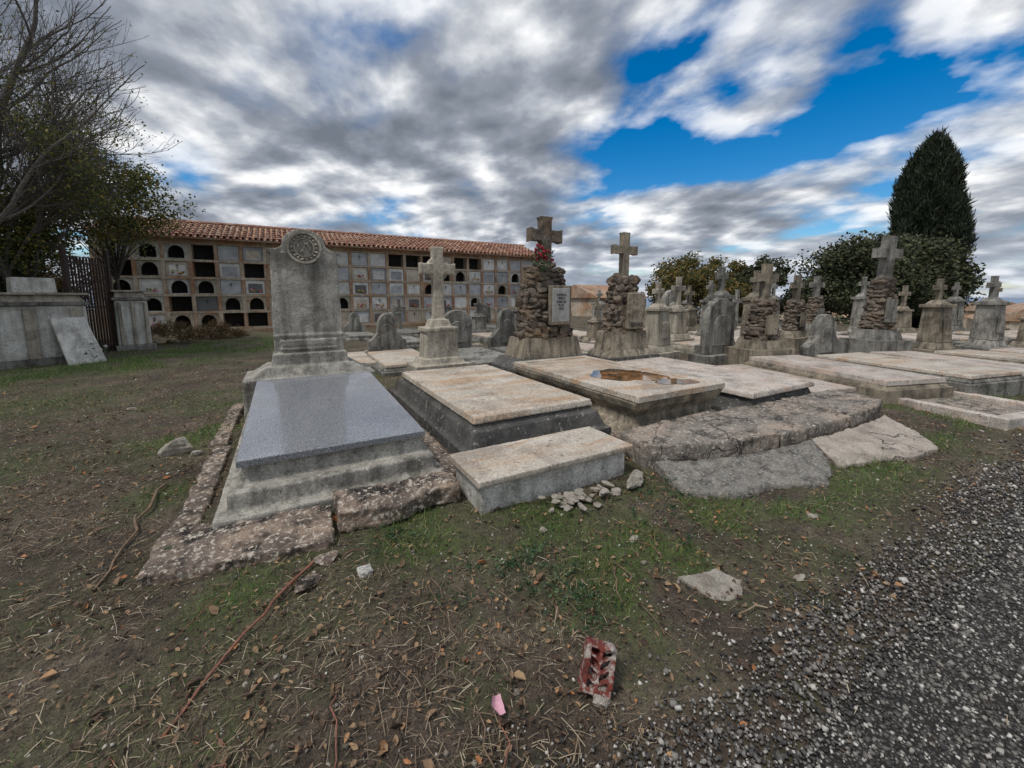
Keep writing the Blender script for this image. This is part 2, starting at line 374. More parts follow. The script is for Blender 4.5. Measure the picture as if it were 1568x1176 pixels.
for j in range(K+1):
    t=(j/K);yy=E*(1-t)+(-4.2)*t
    P.append(np.stack([px,yy,gh(px,yy)+.012*min(1,j)+.0],1))
P[0][:,2]-=.02
P=np.array(P);n=len(px)
I=(np.arange(K)[:,None]*n+np.arange(n-1)[None,:]).ravel()
mesh_np('gravel_path',P.reshape(-1,3),np.stack([I,I+n,I+n+1,I+1],1),M['path'],True)

# ------------------------------------------------------------ scatter
def polar(n,r0,r1,a0=-66,a1=66,pw=1.0):
    r=r0+(r1-r0)*np.random.rand(n)**pw
    th=R(29.3)+np.radians(np.random.uniform(a0,a1,n))
    return r*np.sin(th),r*np.cos(th),r
def rotmats(n,tilt=1.0):
    a=np.random.rand(n)*2*np.pi;b=np.random.normal(size=n)*tilt;c=np.random.normal(size=n)*tilt
    ca,sa=np.cos(a),np.sin(a);cb,sb=np.cos(b),np.sin(b);cc,sc=np.cos(c),np.sin(c)
    Rz=np.zeros((n,3,3));Rz[:,0,0]=ca;Rz[:,0,1]=-sa;Rz[:,1,0]=sa;Rz[:,1,1]=ca;Rz[:,2,2]=1
    Rx=np.zeros((n,3,3));Rx[:,0,0]=1;Rx[:,1,1]=cb;Rx[:,1,2]=-sb;Rx[:,2,1]=sb;Rx[:,2,2]=cb
    Ry=np.zeros((n,3,3));Ry[:,1,1]=1;Ry[:,0,0]=cc;Ry[:,0,2]=sc;Ry[:,2,0]=-sc;Ry[:,2,2]=cc
    return Rz@Rx@Ry
def inst(name,base,F,C,S,mat,tilt=1.0,smooth=False,Rm=None):
    n=len(C);k=len(base)
    Rm=rotmats(n,tilt) if Rm is None else Rm
    B=base[None]*S[:,None,:]
    V=np.einsum('nij,nkj->nki',Rm,B)+C[:,None,:]
    FF=(F[None]+(np.arange(n)*k)[:,None,None]).reshape(-1,F.shape[1])
    return mesh_np(name,V.reshape(-1,3),FF,mat,smooth)
CH=np.array([(-1,-.8,-.6),(.9,-1,-.7),(1,.8,-.5),(-.7,1,-.7),(-.7,-.6,.7),(.8,-.5,.5),(.5,.8,.8),(-.9,.5,.5)])*.8
CF=np.array([(0,3,2),(0,2,1),(4,5,6),(4,6,7),(0,1,5),(0,5,4),(1,2,6),(1,6,5),(2,3,7),(2,7,6),(3,0,4),(3,4,7)])
x,y,r=polar(180000,.7,8,-40,72,.8)
k=(y<pedge(x)+np.random.exponential(.08,len(x))-.01)&(y>-2.0)
x,y,r=x[k],y[k],r[k]
s=(np.random.uniform(.0028,.0062,len(x))+np.random.exponential(.0018,len(x)))*(1+r*.05);S=s[:,None]*np.random.uniform(.6,1.3,(len(x),3))
inst('gravel',CH,CF,np.stack([x,y,gh(x,y)+.012+s*.3],1),S,M['gravel'])
x,y,r=polar(17000,.9,11,pw=.9);k=(y>.8);x,y,r=x[k],y[k],r[k]
s=np.random.uniform(.002,.005,len(x))+np.random.exponential(.0020,len(x));s*=(1+r*.04);S=s[:,None]*np.random.uniform(.6,1.4,(len(x),3));S[:,2]*=.6
inst('stone_chips',CH,CF,np.stack([x,y,gh(x,y)+s*.3],1),S,M['soilpeb'],.5)
x,y,r=polar(90000,.8,10,pw=.8);k=(y>.85)|(np.random.rand(len(x))<.05);x,y,r=x[k],y[k],r[k]
cl=fbm(x*2.2,y*2.2,71,3);k=np.random.rand(len(x))<ss(.30,.62,cl)*1.1+.12;x,y,r=x[k],y[k],r[k]
st=np.array([(-.5,-.5,0),(0,-.5,.06),(.5,-.5,0),(.5,.5,0),(0,.5,.06),(-.5,.5,0)]);sf=np.array([(0,1,4,5),(1,2,3,4)])
L=np.random.uniform(.012,.045,len(x))+np.random.exponential(.020,len(x));S=np.stack([L,np.random.uniform(.0010,.0028,len(x))*(1+r*.05),L],1)
inst('dry_grass_litter',st,sf,np.stack([x,y,gh(x,y)+.005+np.random.exponential(.007,len(x))],1),S,M['straw'],.2)
lf=np.array([(-.5,0,.0),(-.15,-.32,.12),(.25,-.24,.1),(.55,0,.02),(.25,.24,.1),(-.15,.32,.12),(0,0,-.03)]);lF=np.array([(0,1,6),(1,2,6),(2,3,6),(3,4,6),(4,5,6),(5,0,6)])
x,y,r=polar(34000,.8,12,pw=.8);k=(y>.7)&((fbm(x*1.2,y*1.2,50,3)>.42)|(np.random.rand(len(x))<.45));x,y,r=x[k],y[k],r[k]
L=np.random.uniform(.010,.034,len(x));big=np.random.rand(len(x))<.04;L[big]*=2.0
S=np.stack([L,L*np.random.uniform(.6,1.2,len(x)),L*np.random.uniform(.5,2.4,len(x))],1)
inst('fallen_leaves',lf,lF,np.stack([x,y,gh(x,y)+.010+np.random.rand(len(x))*.01],1),S,M['litter'],.45)
x,y,r=polar(400000,.9,17,pw=.78);gg=green(x,y);k=(np.random.rand(len(x))<np.clip(gg-.15,0,1)**1.25)&(y>.9)
bx=~((x>3.2)&(x<6.9)&(y>2.1)&(y<6))&~((x>-.5)&(x<3.05)&(y>3.2)&(y<6));k&=bx
x,y,r=x[k],y[k],r[k]
bl=np.array([(-.5,0,0),(.5,0,0),(.3,.12,.55),(-.3,.12,.55),(0,.5,1.)]);bF=np.array([(0,1,2),(0,2,3),(3,2,4)])
H=np.random.uniform(.015,.06,len(x))*(.4+green(x,y)*1.2)*(1+r*.02);S=np.stack([np.random.uniform(.0018,.004,len(x))*(1+r*.12),H,H],1)
inst('grass',bl,bF,np.stack([x,y,gh(x,y)-.002],1),S,M['grass'],.4)

def leafcloud(name,C,size,mat,asp=.5,par=None):
    n=len(C);b_=np.array([(-.5,0,0),(0,-.5,.08),(.5,0,0),(0,.5,.08)])
    L=size*np.random.uniform(.6,1.4,n);S=np.stack([L,L*asp,L],1)
    o=inst(name,b_,np.array([(0,1,2,3)]),C,S,mat,1.5)
    if par: parent(o,par)
    return o
for (wx,wy,wr,nn) in [(1.14,1.85,.22,110),(1.3,1.55,.2,70),(1.18,1.45,.12,40),(.8,1.9,.2,40),(-.62,2.98,.1,70),(-.5,3.02,.1,50),(2.6,2.2,.25,70),(.5,2.5,.15,40),(3.2,1.9,.3,50),(2.2,1.8,.3,50),(-.1,3.1,.2,60)]:
    C=[]
    for i in range(nn//4):
        a=random.uniform(0,6.28);rr=wr*math.sqrt(random.random());x0=wx+rr*math.cos(a);y0=wy+rr*math.sin(a)
        d=random.uniform(0,6.28);Ln=random.uniform(.08,.2);p=Vector((x0,y0,float(gh(x0,y0))))
        dirv=Vector((math.cos(d)*.8,math.sin(d)*.8,random.uniform(.35,.9))).normalized()
        for t in range(14):
            q=p+dirv*Ln*t/14+Vector((0,0,-.25*Ln*(t/14)**2));C.append((q.x+random.gauss(0,.008),q.y+random.gauss(0,.008),q.z+.008))
    leafcloud('weed_plant',np.array(C),.025,M['weed'],.42)

# ------------------------------------------------------------ hero graves
mb=MB()
mb.box(.30,4.55,-.12,1.60,2.98,.27,'grey')
mb.box(.30,4.55,.14,1.46,2.82,.142,'grey',.99,.99)
mb.box(.30,4.62,.27,1.38,2.66,.133,'grey',.93,.96,dz=(0,0,.09,.09))
g1=mb.make('polished_granite_tomb',origin=(.3,4.5,0),bevel=0);erode(g1,.013,.012,.15,.006)
mb=MB();mb.box(.305,4.57,.408,1.35,2.60,.05,'granite',dz=(0,0,.1,.1))
s=mb.make('granite_slab',origin=(.3,4.5,0),bevel=.005,at=(.3,4.5,.004))
for v in s.data.vertices:
    if v.co.y>0 and v.co.z<.43: v.co.z+=.1
parent(s,g1)
mb=MB()
mb.box(.27,6.42,-.1,1.62,.86,.64,'grey')
mb.box(.27,6.42,.53,1.50,.78,.142,'grey',.72,.75)
mb.box(.27,6.42,.66,.98,.50,.174,'grey',.94,.94)
mb.prism(scrolltop(.82,1.70,.27,1.42),6.42,.24,'grey',.27,.82)
for i in range(3): mb.box(.27,6.295,.87+i*.055,.72-.03*(i%2),.05,.034,'grey')
mb.box(.27,6.42,1.05,.88,.27,.035,'grey')
ho=mb.make('tall_headstone',origin=(.27,6.4,0),bevel=0);erode(ho,.0125,.012,.12,.005)
mb=MB()
def ring(mb,cx,cy,cz,r,w,d,k,n=32):
    V=[];F=[]
    for i in range(n):
        a=2*math.pi*i/n
        for (rr,dd) in ((r-w,0),(r-w,-d),(r,-d),(r,0)): V.append((cx+rr*math.cos(a),cy+dd,cz+rr*math.sin(a)))
    for i in range(n):
        j=(i+1)%n
        for q in range(3): F.append((i*4+q,i*4+q+1,j*4+q+1,j*4+q))
    mb.add(V,F,k)
ring(mb,.27,6.306,2.27,.215,.03,.035,'pale')
ring(mb,.27,6.306,2.27,.13,.015,.025,'pale')
for i in range(18):
    a=i*math.pi/9;mb.rock((.27+.155*math.cos(a),6.290,2.27+.155*math.sin(a)),(.03,.02,.022),i,'pale',sub=1)
for i in range(9):
    t=i/8-.5;mb.rock((.27+t*.14,6.290,2.27+.05*math.sin(t*7)),(.02,.018,.03),30+i,'pale',sub=1)
md=mb.make('medallion',origin=(.27,6.3,2.27),bevel=0);parent(md,ho)
def text(body,loc,size,par,mat='letters',rz=0,ext=.003):
    cu=bpy.data.curves.new('inscription','FONT');cu.body=body;cu.size=size;cu.extrude=ext;cu.align_x='CENTER'
    cu.materials.append(M[mat]);o=bpy.data.objects.new('inscription',cu);COL.objects.link(o)
    o.location=loc;o.rotation_euler=(R(90),0,rz)
    if par: parent(o,par)

mb=MB()
mb.box(2.22,4.78,-.1,1.74,3.1,.27,'dark')
mb.box(2.22,4.78,.16,1.66,3.0,.18,'dark',.92,.955)
mb.box(2.22,4.78,.33,1.44,2.72,.055,'dark')
g2=mb.make('cream_slab_tomb',origin=(2.2,4.8,0),bevel=0);erode(g2,.016,.014,.12,.007)
mb=MB();mb.box(2.22,4.77,.390,1.46,2.74,.07,'cream',.985,.99);s=mb.make('cream_slab',origin=(2.2,4.8,0),bevel=0);parent(s,g2);erode(s,.012,.012,.12,.006)
mb=MB()
mb.box(2.3,6.72,-.1,1.0,.62,.56,'pale')
mb.box(2.3,6.72,.45,.80,.52,.112,'pale',.86,.86)
mb.box(2.3,6.72,.55,.60,.40,.474,'pale',.90,.9)
mb.box(2.3,6.72,1.02,.60,.42,.07,'pale')
mb.box(2.3,6.72,1.08,.40,.30,.138,'pale',.75,.8)
mb.cross(2.3,6.72,1.21,1.23,.62,.18,'pale',.15,.70,.015)
mb.prism([(.2*math.cos(i*math.pi/10),.2*math.sin(i*math.pi/10)) for i in range(20)],6.72,.10,'pale',2.3,1.22+.70*1.22)
o=mb.make('white_cross_headstone',origin=(2.3,6.7,0),bevel=0);erode(o,.012,.012,.1,.005)
mb=MB();mb.box(1.86,2.76,-.1,1.42,.50,.345,'white');o=mb.make('marble_step_block',origin=(1.86,2.76,0),bevel=0);erode(o,.013,.010,.10,.004)
mb=MB();mb.box(1.86,2.755,.25,1.50,.60,.052,'cream');s=mb.make('top_slab',origin=(1.86,2.76,0),bevel=0);erode(s,.010,.010,.10,.004);parent(s,o)

mb=MB()
mb.box(3.97,4.35,-.1,1.72,2.9,.20,'tan')
mb.box(3.97,4.35,.09,1.60,2.78,.09,'tan',.88,.93)
mb.box(3.97,4.35,.17,1.34,2.52,.12,'tan',.97,.985)
mb.box(3.97,4.35,.28,1.30,2.48,.09,'tan',1.10,1.05)
mb.box(3.97,4.35,.36,1.44,2.62,.105,'tan',1.05,1.03)
g3=mb.make('moulded_stone_tomb',origin=(3.97,4.35,0),bevel=0);erode(g3,.014,.012,.12,.006)
mb=MB()
def frame(mb,cx,cy,z0,sx,sy,h,w,k):
    mb.box(cx,cy-sy/2+w/2,z0,sx,w,h,k);mb.box(cx,cy+sy/2-w/2,z0,sx,w,h,k)
    mb.box(cx-sx/2+w/2,cy,z0,w,sy-2*w-.001,h-.002,k);mb.box(cx+sx/2-w/2,cy,z0,w,sy-2*w-.001,h-.002,k)
frame(mb,3.97,4.33,.472,1.50,2.70,.071,.14,'cream')
mb.box(3.97,4.33,.472,1.21,2.41,.058,'cream')
s=mb.make('slab',origin=(3.97,4.35,0),bevel=.006);parent(s,g3)
def puddle(name,cx,cy,z,rx,ry,seed,par):
    n=60;V=[(cx,cy,z)];rs=np.random.RandomState(seed);ph=rs.rand(4)*6
    for i in range(n):
        a=2*math.pi*i/n;k=1+.14*math.sin(2*a+ph[0])+.10*math.sin(3*a+ph[1])+.06*math.sin(7*a+ph[2])
        V.append((min(max(cx+rx*k*math.cos(a),3.38),4.56),max(cy+ry*k*math.sin(a),3.14),z))
    F=[(0,1+i,1+(i+1)%n) for i in range(n)]
    o=mesh_np(name,V,F,M['water']);parent(o,par)
puddle('rain_puddle',4.05,4.0,.5325,.42,.50,1,g3);puddle('rain_puddle',4.28,3.36,.5335,.28,.18,3,g3)

def rockpile(mb,cx,cy,z0,z1,w0,w1,d0,d1,seed,k='rock',st=.15):
    rs=random.Random(seed)
    mb.box(cx,cy,z0,w0*.72,d0*.72,z1-z0-.02,k,w1/w0,d1/d0)
    z=z0+.04;i=0
    while z<z1:
        t=(z-z0)/(z1-z0);w=w0+(w1-w0)*t;d=d0+(d1-d0)*t
        w*=1+.06*math.sin(t*9+seed);per=2*(w+d);n=max(6,int(per/(st*1.2)))
        off=rs.random()
        hh=st*rs.uniform(.32,.62)
        for j in range(n):
            a=2*math.pi*(j+off+rs.uniform(-.25,.25))/n;c,s_=math.cos(a),math.sin(a)
            k2=1/max((abs(c)**3+abs(s_)**3)**(1/3),1e-3)
            x=cx+c*k2*(w/2-st*.35);y=cy+s_*k2*(d/2-st*.35)
            mb.rock((x,y,z+rs.uniform(-.03,.03)),(st*rs.uniform(.6,1.25),st*rs.uniform(.45,.8),hh*rs.uniform(.8,1.5)),seed*100+i,k,a+math.pi/2+rs.uniform(-.5,.5));i+=1
        z+=hh*1.3

mb=MB()
mb.box(4.1,6.12,-.1,1.75,1.0,.50,'dark');mb.box(4.1,6.12,.402,1.66,.92,.14,'dark',.86,.86)
mb.box(4.1,6.12,.544,1.25,.70,.34,'tan',.86,.86)
rockpile(mb,4.1,6.12,.88,2.12,1.10,.78,.62,.42,3)
mb.rock((4.1,6.12,2.14),(.24,.18,.14),900,'rock')
mb.cross(4.1,6.12,2.20,.80,.66,.19,'rock',.17,.60,.025)
mm=mb.make('stone_pile_cross_monument',origin=(4.1,6.1,0),bevel=.015,seg=1)
mb=MB();mb.box(4.20,5.77,1.12,.46,.06,.68,'tan',1,1);mb.box(4.20,5.735,1.17,.36,.02,.58,'plaqueg')
p=mb.make('plaque',origin=(4.18,5.77,1.12),bevel=.008);parent(p,mm)
text('FAMILIA\nPEREZ\nGARCIA\nR.I.P.\n1932',(4.20,5.722,1.62),.06,mm)
mb=MB()
for i in range(26): mb.rock((3.84+random.gauss(0,.10),5.84+random.gauss(0,.05),2.34+random.gauss(0,.07)),(.04,.04,.035),i,'redflower',sub=1)
f=mb.make('red_flower_bouquet',origin=(3.86,5.84,2.3),bevel=0);
leafcloud('bouquet_leaves',np.array([3.87,5.86,2.24])+np.random.normal(size=(260,3))*np.array([.10,.05,.12]),.06,M['weed'],.4,f)
parent(f,mm)

mb=MB()
mb.box(5.85,4.25,-.1,1.68,2.95,.24,'dark');mb.box(5.85,4.25,.13,1.60,2.86,.182,'dark',.9,.95)
g4=mb.make('low_dark_tomb',origin=(5.85,4.25,0),bevel=0);erode(g4,.018,.014,.12,.007)
mb=MB();mb.box(5.85,4.22,.316,1.56,2.78,.075,'pink',.98,.99);s=mb.make('rosy_slab',origin=(5.85,4.25,0),bevel=0);parent(s,g4);erode(s,.014,.014,.12,.005)
mb=MB()
mb.box(5.9,5.98,-.1,1.35,.8,.55,'dark');mb.box(5.9,5.98,.452,1.2,.7,.12,'tan',.85,.85)
mb.box(5.9,5.98,.574,.98,.54,.36,'tan',.88,.88)
rockpile(mb,5.9,5.98,.92,1.98,.84,.62,.5,.36,5)
mb.cross(5.9,5.98,1.93,.92,.60,.15,'tan',.13,.64,.015)
mm=mb.make('stone_pile_cross_monument',origin=(5.9,6,0),bevel=.012,seg=1)
mb=MB();mb.box(5.98,5.70,.98,.50,.07,.70,'tan',.86,1);p=mb.make('plaque',origin=(5.98,5.7,1),bevel=0);parent(p,mm);erode(p,.012,.03,.08,.008)
text('RIVAS',(5.98,5.655,1.02),.13,mm)

def kerb(name,pts,z0,z1,k,vox=.018,amt=.035,size=.18,amt2=.012,tilt=(0,0)):
    cx=sum(p[0] for p in pts)/len(pts);cy=sum(p[1] for p in pts)/len(pts)
    mb=MB();mb.poly(pts,z0,z1,k);o=mb.make(name,origin=(cx,cy,0),bevel=0)
    for v in o.data.vertices:
        if v.co.z>(z0+z1)/2: v.co.z+=tilt[0]*v.co.x+tilt[1]*v.co.y
    erode(o,vox,amt,size,amt2);return o
kerb('broken_kerb_stone',[(-.80,2.74),(-.4,2.66),(-.1,2.60),(.17,2.58),(.20,2.98),(.0,3.05),(-.3,3.06),(-.76,3.22)],-.1,.115,'lichen',.012,.05,.14,.02,tilt=(.03,.05))
kerb('broken_kerb_stone',[(.22,2.70),(.6,2.64),(.85,2.74),(1.08,2.74),(1.10,3.02),(.7,2.96),(.22,2.98)],.06,.20,'lichen',.012,.06,.14,.02,tilt=(-.02,.08))
kerb('grave_kerb',[(-.76,3.28),(-.60,3.28),(-.58,5.0),(-.74,5.0)],-.1,.07,'lichen',.018,.06,.15,.02)
kerb('grave_kerb',[(-.78,5.04),(-.62,5.04),(-.60,6.9),(-.74,6.9)],-.1,.08,'lichen',.02,.06,.15,.02)
kerb('stone_strip',[(1.14,3.15),(1.30,3.15),(1.32,6.3),(1.16,6.3)],-.1,.10,'lichen',.022,.05,.15,.02)
kerb('stone_strip',[(3.08,2.62),(3.2,3.0),(3.18,6.3),(3.06,6.3)],-.1,.10,'lichen',.022,.05,.15,.02)
kerb('curved_stone_kerb',[(2.78,2.50),(3.2,2.30),(3.7,2.16),(4.28,2.08),(4.32,2.93),(3.3,2.92),(2.9,2.9)],-.1,.25,'concrete',.016,.05,.22,.018)
kerb('curved_stone_kerb',[(4.31,2.08),(5.0,2.03),(5.62,2.0),(5.66,2.82),(4.35,2.93)],-.1,.235,'concrete',.018,.05,.22,.018,tilt=(.01,.01))
kerb('curved_stone_kerb',[(5.66,2.01),(6.35,2.03),(6.95,2.16),(7.0,2.75),(5.70,2.82)],-.1,.25,'concrete',.018,.05,.22,.018,tilt=(-.01,0))
def apron(name,top,bot,zt,k,amt):
    mb=MB();n=len(top)
    V=[(x,y,zt) for x,y in top]+[(x,y,.04) for x,y in bot]+[(x,y,-.12) for x,y in top]+[(x,y,-.12) for x,y in bot]
    F=[]
    for i in range(n-1):
        F+=[(i,i+1,n+i+1,n+i),(2*n+i,3*n+i,3*n+i+1,2*n+i+1),(i,2*n+i,2*n+i+1,i+1),(n+i,n+i+1,3*n+i+1,3*n+i)]
    F+=[(0,n,3*n,2*n),(n-1,3*n-1,4*n-1,2*n-1)]
    mb.add(V,F,k);o=mb.make(name,origin=(top[0][0],top[0][1],0),bevel=0);erode(o,.015,amt,.15,.02);return o
apron('concrete_apron',[(2.84,2.42),(3.2,2.26),(3.7,2.12),(4.3,2.04),(4.75,2.0)],[(2.72,1.98),(3.05,1.74),(3.5,1.72),(3.9,1.50),(4.35,1.66)],.12,'apron',.06)
apron('mortar_apron',[(4.72,2.0),(5.2,1.98),(5.7,1.96),(6.2,1.96),(6.5,1.99)],[(4.40,1.62),(4.9,1.52),(5.4,1.36),(5.9,1.34),(6.3,1.62)],.13,'mortar',.05)

# ------------------------------------------------------------ generic tombs
def tomb(name,x,y,rot=0,kind='ped',L=2.1,W=1.15,H=1.8,ms='greyv',sl='pink',slabz=.3,slab=True,seed=0):
    mb=MB()
    if slab and L>0:
        cy=-.35-L/2
        mb.box(0,cy,-.4,W+.16,L+.12,slabz+.4-.13,ms);mb.box(0,cy,slabz-.128,W+.08,L+.04,.06,ms,.94,.97)
        mb.box(0,cy,slabz-.066,W,L,.066,sl,.98,.99)
    w=W*.62
    if kind=='ped':
        mb.box(0,0,-.4,W*.85,.62,.4+H*.16,ms);mb.box(0,0,H*.16+.002,W*.7,.5,H*.06,ms,.85,.85)
        mb.box(0,0,H*.22+.004,w*.72,.38,H*.30,ms,.86,.86);mb.box(0,0,H*.52+.006,w*.76,.4,H*.035,ms);mb.box(0,0,H*.555+.008,w*.5,.28,H*.06,ms,.6,.7)
        mb.cross(0,0,H*.615,H*.385,H*.24,H*.065,ms,H*.06,.6,.008)
    elif kind=='round':
        mb.box(0,0,-.4,W*.95,.5,.4+H*.2,ms);mb.prism(arch(W*.72,H*.8,W*.32),0,.18,ms,0,H*.2+.002)
        mb.prism(arch(W*.46,H*.45,W*.2),-.1,.03,sl,0,H*.32)
    elif kind=='scroll':
        mb.box(0,0,-.4,W*.95,.5,.4+H*.18,ms)
        w2=W*.85;o=[(-w2/2,0),(w2/2,0)]
        for i in range(8):
            a=i/7*math.pi/2;o.append((w2/2-.28*w2*math.sin(a)*.9+.0,H*.2+H*.22*(1-math.cos(a))+H*.06*math.sin(2*a)))
        for i in range(13):
            a=math.pi*i/12;o.append((w2*.24*math.cos(a),H*.52+H*.28*math.sin(a)))
        for i in range(7,-1,-1):
            a=i/7*math.pi/2;o.append((-(w2/2-.28*w2*math.sin(a)*.9),H*.2+H*.22*(1-math.cos(a))+H*.06*math.sin(2*a)))
        mb.prism(o,0,.2,ms,0,H*.18+.002);mb.prism(arch(w2*.36,H*.5),-.11,.03,ms,0,H*.26)
    elif kind=='rock':
        mb.box(0,0,-.4,W*.95,.75,.4+H*.2,ms);mb.box(0,0,H*.2+.002,W*.7,.55,H*.08,ms,.85,.85)
        rockpile(mb,0,0,H*.28,H*.68,W*.55,W*.38,.45,.32,seed+11,st=.14)
        mb.cross(0,0,H*.66,H*.34,H*.23,H*.07,ms,H*.065,.62,.008)
        mb.box(0,-.24,H*.34,W*.22,.05,H*.18,ms)
    elif kind=='pillar':
        mb.box(0,0,-.4,W*.8,.7,.4+H*.15,ms);mb.box(0,0,H*.15+.002,W*.6,.5,H*.08,ms,.8,.8)
        mb.box(0,0,H*.23+.004,W*.44,.42,H*.42,ms,.82,.82);mb.box(0,0,H*.65+.006,W*.46,.44,H*.04,ms);mb.box(0,0,H*.69+.008,W*.34,.32,H*.05,ms,.55,.55)
        mb.cross(0,0,H*.735,H*.265,H*.18,H*.055,ms,H*.05,.6,.01)
        mb.box(0,-.225,H*.32,W*.2,.02,H*.2,ms)
    elif kind=='cross':
        mb.box(0,0,-.3,W*.5,.4,.5,ms);mb.cross(0,0,.2,H-.2,H*.38,H*.085,ms,H*.07,.7,.01)
    o=mb.make(name,rot=rot,at=(x,y,float(gh(x,y))),bevel=.012,seg=1)
    o.rotation_euler=(R(random.uniform(-1.2,1.2)),R(random.uniform(-1.5,1.5)),rot);return o
names={'ped':'grave_with_pedestal_cross','round':'round_topped_grave','scroll':'scrolled_grave','rock':'rockwork_cross_grave','pillar':'pillar_cross_grave','cross':'cross_grave'}
rr=-R(15)
T=[
 (8.45,5.6,0,'round',0,1.35,1.55,'greyv','greyv',.3),
 (7.7,6.6,0,'pillar',0,1.0,1.9,'pale','greyv',.3),
 (9.0,4.95,rr,'rock',2.5,1.25,2.25,'tan','pink',.33),
 (10.6,4.45,rr,'scroll',2.5,1.25,1.2,'greyv','cream',.33),
 (12.1,4.05,rr,'rock',2.6,1.3,2.95,'greyv','pink',.35),
 (13.9,3.5,rr,'pillar',2.4,1.2,2.0,'tan','cream',.3),
 (15.7,3.0,rr,'pillar',2.4,1.2,2.1,'greyv','pink',.3),
 (17.4,2.5,rr,'ped',2.4,1.2,1.9,'tan','cream',.3),
 (19.2,2.2,rr,'scroll',2.4,1.2,1.6,'greyv','pink',.3),
 (21.0,1.9,rr,'ped',2.4,1.2,1.8,'greyv','pink',.3),
 (9.6,6.3,0,'pillar',0,1.2,2.3,'greyv','greyv',.3),
 (10.9,6.2,0,'pillar',0,1.2,2.25,'tan','greyv',.3),
 (12.9,6.2,0,'rock',0,1.2,2.2,'tan','greyv',.3),
 (2.2,10.4,0,'scroll',2.0,1.1,1.15,'greyv','cream',.25),
 (3.9,9.9,0,'round',2.1,1.1,1.25,'greyv','greyv',.28),
 (5.3,9.8,0,'scroll',2.1,1.2,1.3,'greyv','greyv',.28),
 (6.9,9.8,0,'ped',2.1,1.1,1.6,'pale','pink',.28),
 (8.4,9.6,0,'ped',2.1,1.1,1.5,'tan','pink',.28),
 (10.2,8.1,0,'ped',2.1,1.1,2.15,'pale','cream',.28),
 (11.4,9.3,0,'round',2.1,1.1,1.8,'greyv','cream',.28),
 (12.5,8.6,0,'pillar',2.1,1.1,2.1,'greyv','cream',.28),
 (9.9,10.4,0,'pillar',2.1,1.1,1.9,'greyv','cream',.28),
 (14.6,8.0,0,'cross',2.1,1.1,2.0,'greyv','pink',.28),
 (16.3,7.2,rr,'rock',2.1,1.2,2.3,'greyv','pink',.28),
 (18.2,6.5,rr,'pillar',2.1,1.2,2.3,'greyv','pink',.28),
 (20.1,6.0,rr,'ped',2.1,1.2,2.0,'tan','cream',.28),
 (22.3,5.2,rr,'pillar',2.1,1.2,2.1,'greyv','cream',.28),
 (24.5,4.6,rr,'ped',2.1,1.2,2.2,'tan','cream',.28),
 (13.6,10.2,0,'ped',2.1,1.1,2.0,'tan','pink',.28),
 (15.6,9.9,0,'scroll',2.1,1.1,1.5,'greyv','pink',.28),
 (17.4,9.2,0,'pillar',2.1,1.1,2.2,'greyv','pink',.28),
 (3.2,14,0,'cross',2.0,1.0,1.3,'greyv','greyv',.22),
 (4.8,14,0,'scroll',2.0,1.1,1.3,'pale','greyv',.22),
 (6.4,14,0,'ped',2.0,1.1,1.5,'greyv','cream',.22),
 (8.2,14,0,'ped',2.0,1.1,1.9,'greyv','cream',.22),
 (10,14,0,'round',2.0,1.1,1.3,'greyv','cream',.22),
 (12,13.6,0,'pillar',2.0,1.1,1.9,'greyv','cream',.22),
 (14,13,0,'ped',2.0,1.1,1.8,'pale','cream',.22),
 (16,12.2,0,'pillar',2.0,1.1,1.9,'greyv','cream',.22),
 (18.2,11.2,0,'cross',2.0,1.1,1.9,'greyv','cream',.22),
 (4.4,18,0,'cross',1.9,1.0,1.5,'greyv','greyv',.2),
 (6.5,18,0,'cross',1.9,1.0,1.4,'dark','greyv',.2),
 (8.5,18,0,'round',1.9,1.0,1.2,'greyv','greyv',.2),
 (10.6,18,0,'ped',1.9,1.0,1.6,'greyv','greyv',.2),
 (2.4,17.5,0,'scroll',1.9,1.0,1.0,'greyv','greyv',.2)]
for i,t in enumerate(T):
    tomb(names[t[3]],t[0],t[1],t[2],t[3],t[4],t[5],t[6],t[7],t[8],t[9],seed=i)
for (x,y,rot,W,L,z,k) in [(7.6,3.9,-.2,1.2,2.3,.2,'pink'),(1.35,9.9,0,1.15,2.0,.2,'cream')]:
    mb=MB();mb.box(0,0,-.2,W+.14,L+.14,z+.13,'greyv');mb.box(0,0,z-.068,W,L,.07,k,.98,.99)
    mb.make('low_grave_slab',rot=rot,at=(x,y,0),bevel=.012)
mb=MB();frame(mb,0,0,-.1,1.5,2.3,.2,.16,'pink');mb.box(0,0,-.1,1.17,1.97,.15,'concrete');mb.box(.62,-1.0,.102,.15,.15,.42,'pale',.8,.8)
mb.make('low_framed_plot',rot=-.2,at=(8.55,1.95+.2,.02),bevel=.012)

